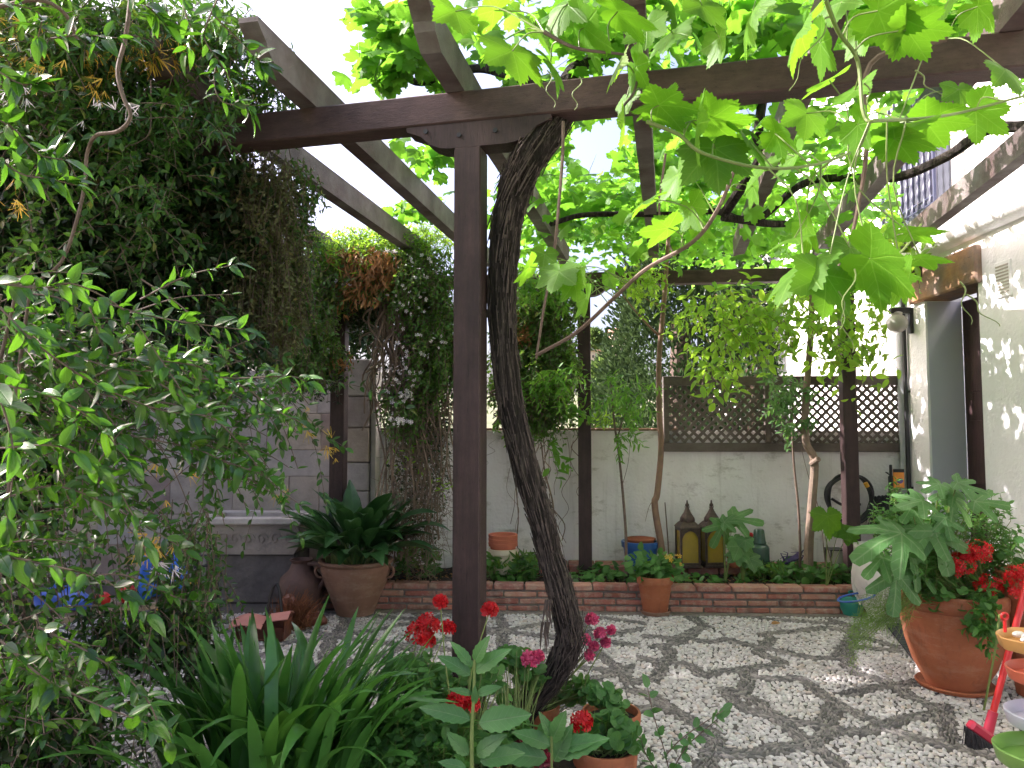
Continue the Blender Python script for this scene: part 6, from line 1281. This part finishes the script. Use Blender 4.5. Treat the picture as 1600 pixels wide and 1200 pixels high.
# ---- geranium flower head
def umbel(mb_parent, c, r, mat, n=46, ps=.018, base=None, name='flower_head'):
    q = nrm(rv(n)); q[:, 2] = np.abs(q[:, 2])*1.0-.35; q = nrm(q); P = c+q*r*rng.uniform(.75, 1.05, (n, 1)); h = leaves(name, M[mat], 'flower', P, np.cross(q, rv(n)), q, rng.uniform(ps*.8, ps*1.2, n), mb_parent, .2)
    if base is not None: MB().tube([base, (np.array(base)+c)/2+rng.normal(0, .01, 3), c], [.0035, .003, .002], 6, sub=3).build('flower_stalk', M['greenstem'], mb_parent, smooth=True)
    return h
def gerplant(label, base, bl, heads, Y, ls=.05, name='geranium', hm='petal_red', k=130, group='geraniums', hr=.034):
    th = thing(name, label, 'plant', base, group); P = blobs(bl); N = len(P); b = np.array(base)
    leaves('leaf_cluster', M['geran'], 'ger', P, np.array([0, -.3, -.1])+rv(N, .6), np.array([0, -.55, 1])+rv(N, .4), rng.uniform(ls*.7, ls*1.2, N), th); sticks('stem', M['greenstem'], np.tile(b, (N, 1))+rv(N, .03), P, .0025, th)
    for (px, py, r) in heads: c = AT(px, py, Y); umbel(th, c, r/F*Y, hm, base=b+(c-b)*.2)
    return th
# big pot planting
Yb = BP[1]-.05; topb = BP+[0, 0, .52]
FG = bigleafplant('fig_sapling', 'young fig with broad grey green lobed leaves in the large pot', topb+[-.15, 0, 0], [(1390, 838, 130, -80), (1445, 838, 110, -50), (1400, 915, 110, -15), (1440, 895, 80, 40), (1370, 880, 80, -50), (1470, 850, 110, 10), (1510, 760, 70, 60), (1480, 768, 75, -80), (1430, 785, 80, -80), (1500, 790, 80, 30), (1540, 785, 80, 85), (1460, 760, 60, -70), (1420, 800, 60, -40), (1480, 820, 60, 0), (1425, 870, 60, 0)], 'fig', 'fig', Yb-.25, stem=.008)
MT = thing('mint', 'upright mint and leafy herbs rising behind the fig in the large pot', 'plant', topb+[.05, .1, 0])
c = blobs([(1420, 830, Yb, 60, 60, .12, 60), (1530, 830, Yb, 60, 70, .12, 50), (1500, 900, Yb, 80, 50, .15, 90), (1560, 850, Yb, 30, 50, .1, 26), (1400, 770, Yb+.05, 15, 25, .05, 5), (1440, 895, Yb-.15, 55, 45, .1, 90), (1450, 820, Yb-.1, 60, 40, .1, 50), (1375, 810, Yb, 25, 20, .05, 6)]); N = len(c); P, D, Nn, S, A, B = sprigs(c-[0, 0, .05], np.array([0, -.1, .9])+rv(N, .3), rng.uniform(.08, .16, N), 5, .045, True, .9, 0)
leaves('leaf_cluster', M['mint'], 'oval', P, D, Nn, S, MT); sticks('stem', M['greenstem'], A, B, .002, MT); sticks('stem', M['greenstem'], np.tile(topb, (N, 1))+rv(N, .08)*[1, 1, 0], c-[0, 0, .05], .003, MT)
gerplant('geranium with three red flower heads at the front of the large pot', topb+[.12, -.1, 0], [(1500, 930, Yb-.15, 60, 35, .1, 60), (1530, 980, Yb-.25, 30, 40, .05, 22), (1570, 920, Yb-.1, 30, 30, .1, 26)], [(1500, 885, 22), (1527, 866, 21), (1512, 868, 12), (1545, 918, 20), (1490, 893, 14)], Yb-.22)
c = blobs([(1535, 930, Yb-.28, 25, 25, .03, 8), (1525, 960, Yb-.3, 25, 25, .03, 8), (1540, 985, Yb-.3, 15, 20, .03, 5)]); N = len(c); P, D, Nn, S, A, B = sprigs(c, np.array([0, -.4, -.3])+rv(N, .4), .08, 4, .06, True, .9, 0.3); leaves('leaf_cluster', M['mint'], 'oval', P, D, Nn, S, MT)
gerplant('red geranium in the orange pot at the right edge', p3+[0, 0, .66], [(1610, 880, 4.3, 50, 40, .1, 60)], [(1592, 905, 20), (1600, 925, 20), (1610, 900, 18)], 4.05)
# wispy plant trailing left of big pot
WS = thing('asparagus_fern', 'wispy fern like foliage trailing from the left side of the large pot', 'plant', topb+[-.24, -.05, 0])
N = 2600; c = blobs([(1385, 950, Yb-.2, 45, 35, .1, 900), (1350, 985, Yb-.2, 22, 30, .08, 350), (1335, 1005, Yb-.2, 8, 40, .04, 180), (1410, 930, Yb-.2, 30, 30, .08, 300), (1370, 970, Yb-.2, 40, 14, .08, 300)]); N = len(c); d = np.array([-.4, -.2, -.4])+rv(N, .6); sticks('foliage', M['wisp'], c, c+nrm(d)*rng.uniform(.02, .06, (N, 1)), .0009, WS, .0006); mb = MB()
for i in range(14): e = AT(random.uniform(1330, 1400), random.uniform(940, 1020), Yb-.2); b = topb+[-.24, -.05, 0]; mb.tube([b, (b+e)/2+[0, -.05, .06], e], [.002, .0015, .001], 5, sub=4)
mb.build('stem', M['greenstem'], WS)
bx_ = MB(); WH = thing('weed', 'spindly weed growing against the white wall behind the large pot', 'plant', HP(hy(1560), -.1)); 
for i in range(8): x = 1545+i*9; yb_ = 5.45; bx_.tube([AT(x, 960, yb_), AT(x+random.uniform(-12, 12), 880, yb_), AT(x+random.uniform(-18, 18), 840+random.uniform(-20, 20), yb_)], [.004, .003, .002], 5, sub=4)
bx_.build('stem', M['greenstem'], WH); P = blobs([(1580, 890, 5.45, 45, 50, .1, 150)]); N = len(P); leaves('leaf_cluster', M['mint'], 'oval_lo', P, rv(N)+[0, 0, .2], rv(N)+[0, -1, 1], .05, WH)

# ================================================================== FOREGROUND plants
# planter trough + soil at the foot of the camera side (below the frame mostly)
AG = thing('agapanthus', 'big clump of strap leaved agapanthus in the left foreground', 'plant', (-.62, 2.75, .1)); mb = MB()
ac = AT(430, 1180, 2.72)
for i in range(240):
    x = float(np.clip(rng.normal(.02, .16), -.33, .34)); y = rng.normal(0, .11); a = math.atan2(y+rng.normal(0, .2), x*1.6+rng.normal(0, .28)); el = random.uniform(1.0, 1.55); L = random.uniform(.42, .74)
    b = np.array([ac[0]+x*.9, ac[1]+y, .22]); ribbonleaf(mb, b, (cos(a)*cos(el), sin(a)*cos(el), sin(el)), L, random.uniform(.016, .025), random.choice([random.uniform(.2, 1.6), random.uniform(.6, 2.8)]), 12, .22, 0, random.uniform(-.6, .6), fl=.5)
ribbuild(mb, 'leaf_cluster', 'strap', AG)
lathe_thing('planter_tub', 'clay tub holding the strap leaved clump at the bottom left', 'pot', (ac[0], ac[1], .012), [('body', [(0, 0), (.24, 0), (.30, .22), (.31, .25), (.28, .25), (.26, .2), (0, .2)], 'terra_old', None), ('soil', [(0, .225), (.27, .22)], 'soil', None)])
# centre foreground pots and soil mound
def fpot(px, py_rim, Y, rpx, h, label, name='terracotta_pot', mat='terra'):
    c = AT(px, py_rim, Y); r = rpx/F*Y; c0 = np.array([c[0], Y, c[2]-h]); 
    return c, lathe_thing(name, label, 'pot', c0, [('body', [(0, 0), (r*.66, 0), (r*.88, h*.74), (r*.96, h*.75), (r*1.0, h*.97), (r*.97, h), (r*.9, h), (r*.82, h*.7), (0, h*.7)], mat, None), ('soil', [(0, h*.9), (r*.86, h*.88)], 'soil', None)])[0]
Z = lambda px, py, Y: float(AT(px, py, Y)[2])
c1, _ = fpot(945, 1165, 3.05, 50, Z(945, 1165, 3.05)-.012, 'terracotta pot with bright geranium leaves at the bottom centre')
c2, _ = fpot(955, 1110, 3.35, 45, Z(955, 1110, 3.35)-.012, 'terracotta pot just behind the bottom centre geranium pot')
c3, _ = fpot(840, 1100, 3.55, 34, Z(840, 1100, 3.55)-.012, 'small clay pot at the foot of the old vine trunk')
c4, _ = fpot(720, 1195, 2.75, 60, Z(720, 1195, 2.75)-.012, 'brown clay pot under the big serrated leaves at the bottom edge', mat='terra_red')
c5, _ = fpot(800, 1205, 2.95, 40, Z(800, 1205, 2.95)-.012, 'clay pot cut by the bottom edge right of the centre post', mat='terra')
c6, _ = fpot(590, 1195, 2.85, 45, Z(590, 1195, 2.85)-.012, 'dark clay pot right of the strap leaved clump at the bottom edge', mat='terra_old')
gerplant('bright green geranium with one red flower in the bottom centre pot', c1-[0, 0, .03], [(945, 1140, 3.05, 50, 26, .08, 75), (905, 1160, 3.0, 20, 14, .05, 12), (970, 1160, 2.98, 30, 14, .05, 22)], [(908, 1128, 15)], 2.95, .05)
gerplant('fresh green geranium in the pot behind, left of the rose twig', c2-[0, 0, .03], [(940, 1085, 3.32, 34, 18, .07, 60), (960, 1100, 3.3, 30, 12, .05, 26)], [], 3.3, .036)
gerplant('geranium with tall round red flower heads left of the centre post', c6-[0, 0, .03], [(655, 1050, 3.0, 45, 28, .1, 60), (680, 1100, 2.95, 45, 35, .1, 60)], [(670, 975, 15), (655, 992, 19), (668, 1000, 10), (700, 982, 7)], 3.0, .05)
gerplant('geranium with a red flower head in front of the centre post', c4-[0, 0, .03], [(745, 1060, 2.9, 55, 30, .1, 50), (700, 1160, 2.7, 60, 40, .1, 90), (760, 1170, 2.8, 40, 30, .1, 50)], [(716, 1096, 14), (733, 1100, 13), (766, 952, 8), (688, 940, 7)], 2.72, .045)
gerplant('trailing geranium with dark crimson flowers at the bottom edge', c5-[0, 0, .03], [(810, 1160, 2.95, 60, 40, .1, 90), (830, 1050, 3.3, 30, 30, .1, 34), (800, 1030, 3.3, 40, 20, .1, 30)], [(782, 1165, 10), (798, 1172, 7), (848, 1188, 13), (812, 1168, 5)], 2.85, .045, hm='petal_dark')
gp = gerplant('pink geranium flowering behind the foot of the vine trunk', c3-[0, 0, .03], [(905, 1080, 3.55, 30, 22, .08, 50), (800, 1085, 3.6, 30, 18, .08, 20)], [(924, 968, 7), (938, 990, 6), (914, 1000, 6), (928, 1010, 4), (946, 1004, 4), (920, 1024, 4), (955, 985, 3)], 3.5, .045, hm='petal_pink')
umbel(gp, AT(828, 1031, 3.2), .028, 'petal_pink', base=c3); umbel(gp, AT(840, 1026, 3.2), .018, 'petal_pink')
MB().tube(pxs([(905, 1100, 3.5), (920, 1050, 3.5), (948, 1000, 3.5)]), .003, 5).build('stem', M['greenstem'], gp)
# serrated big-leaf plant in front of the post
HY = thing('hydrangea', 'upright plant with large pointed serrated leaves in front of the centre post', 'plant', c4-[0, 0, .05]); sx = 740
MB().tube(pxs([(738, 1230, 2.35), (737, 1150, 2.35), (740, 1090, 2.35), (742, 1030, 2.35)]), [.007, .006, .005, .004], 8, sub=4).build('stem', M['greenstem'], HY, smooth=True)
LV = [(742, 1035, 20, 70, 1), (735, 1040, -30, 60, 1), (742, 1050, 45, 90, 0), (735, 1055, -50, 80, 0), (745, 1085, 62, 55, 0), (738, 1085, -62, 50, 0), (735, 1125, -68, 110, 0), (748, 1130, 75, 118, 0), (745, 1180, 40, 80, 0), (732, 1180, -40, 70, 0), (750, 1190, 70, 90, 0), (728, 1200, -70, 60, 0), (742, 1100, 0, 40, 1)]
P = []; D = []; Nn = []; S = []
for (px, py, an, sz, u_) in LV:
    a = R(an); P.append(AT(px, py, 2.35)); D.append([sin(a), random.uniform(-.5, .0), cos(a)*(.9)+.05]); Nn.append([-sin(a)*.4, -.85, .5]); S.append(sz/F*2.35*.70)
leaves('leaf_cluster', M['bigleaf'], 'serr', P, D, Nn, S, HY, .12)
H2 = thing('hydrangea', 'lower clump of serrated pointed leaves at the bottom edge between the pots', 'plant', c5-[0, 0, .05]); P = []; D = []; Nn = []; S = []
for (px, py, an, sz) in [(860, 1165, -60, 60), (862, 1160, 20, 55), (870, 1170, 70, 60), (855, 1185, -75, 90), (868, 1180, 60, 80), (860, 1150, -20, 40), (866, 1190, 20, 60)]:
    a = R(an); P.append(AT(px, py, 2.6)); D.append([sin(a), -.25, cos(a)]); Nn.append([-sin(a)*.4, -.8, .55]); S.append(sz/F*2.6)
leaves('leaf_cluster', M['bigleaf'], 'serr', P, D, Nn, S, H2, .12); MB().tube(pxs([(862, 1230, 2.6), (862, 1150, 2.6)]), .005, 6).build('stem', M['greenstem'], H2)
# oregano like cover
OR = thing('oregano', 'dense small leaved oregano filling the bottom between the strap leaves and the post', 'herb', (AT(640, 1180, 2.8)[0], 2.8, .012))
c = blobs([(640, 1150, 2.75, 60, 50, .15, 150), (665, 1085, 2.85, 45, 36, .1, 70), (600, 1180, 2.7, 50, 30, .1, 60), (690, 1180, 2.65, 50, 30, .1, 60), (780, 1140, 2.95, 40, 30, .1, 40), (560, 1150, 2.8, 30, 30, .1, 16)]); N = len(c); P, D, Nn, S, A, B = sprigs(c-[0, 0, .06], np.array([0, -.2, .9])+rv(N, .3), rng.uniform(.07, .14, N), 5, .034, True, .9, 0)
leaves('leaf_cluster', M['mint'], 'round', P, D, Nn, S, OR); sticks('stem', M['greenstem'], A, B, .0018, OR); sticks('stem', M['greenstem'], np.stack([c[:, 0], c[:, 1]+.1, np.full(N, .02)], 1), c-[0, 0, .06], .0025, OR)
# dark soil mound / plant base under foreground
V = []; n_ = 30
for j in range(12):
    for i in range(n_): x = -1.0+1.35*i/(n_-1); y = 2.3+1.45*j/11; e_ = min(1, min(i, n_-1-i)/4, min(j, 11-j)/2.5); V.append((x, y-.2*x, .005+.07*e_+random.uniform(0, .02)))
mb = MB(); mb.add(V, [(j*n_+i, j*n_+i+1, (j+1)*n_+i+1, (j+1)*n_+i) for j in range(11) for i in range(n_-1)]); tagk(mb.build('flower_bed_soil', M['soil'], smooth=True))
# rose-like twig lower right of centre
RS = thing('rose_twig', 'thin sprawling twig with rounded blue green leaves over the pebbles at bottom centre right', 'plant', AT(1050, 1230, 2.9))
sh = [([(1050, 1230, 2.9), (1040, 1180, 2.9), (1022, 1120, 2.9), (1012, 1075, 2.9)], 5, .055), ([(1045, 1215, 2.9), (1070, 1170, 2.9), (1090, 1150, 2.9), (1125, 1120, 2.9)], 6, .055), ([(1040, 1180, 2.9), (1070, 1150, 2.9), (1130, 1110, 2.9)], 4, .045), ([(1030, 1210, 2.9), (1010, 1180, 2.9), (1000, 1150, 2.9)], 5, .045)]
shoots(RS, sh, 'bigleaf', 'round', pairs=True, stem='twig', up=.1)
print('objects', len(bpy.data.objects), 'verts', sum(len(m.vertices) for m in bpy.data.meshes))
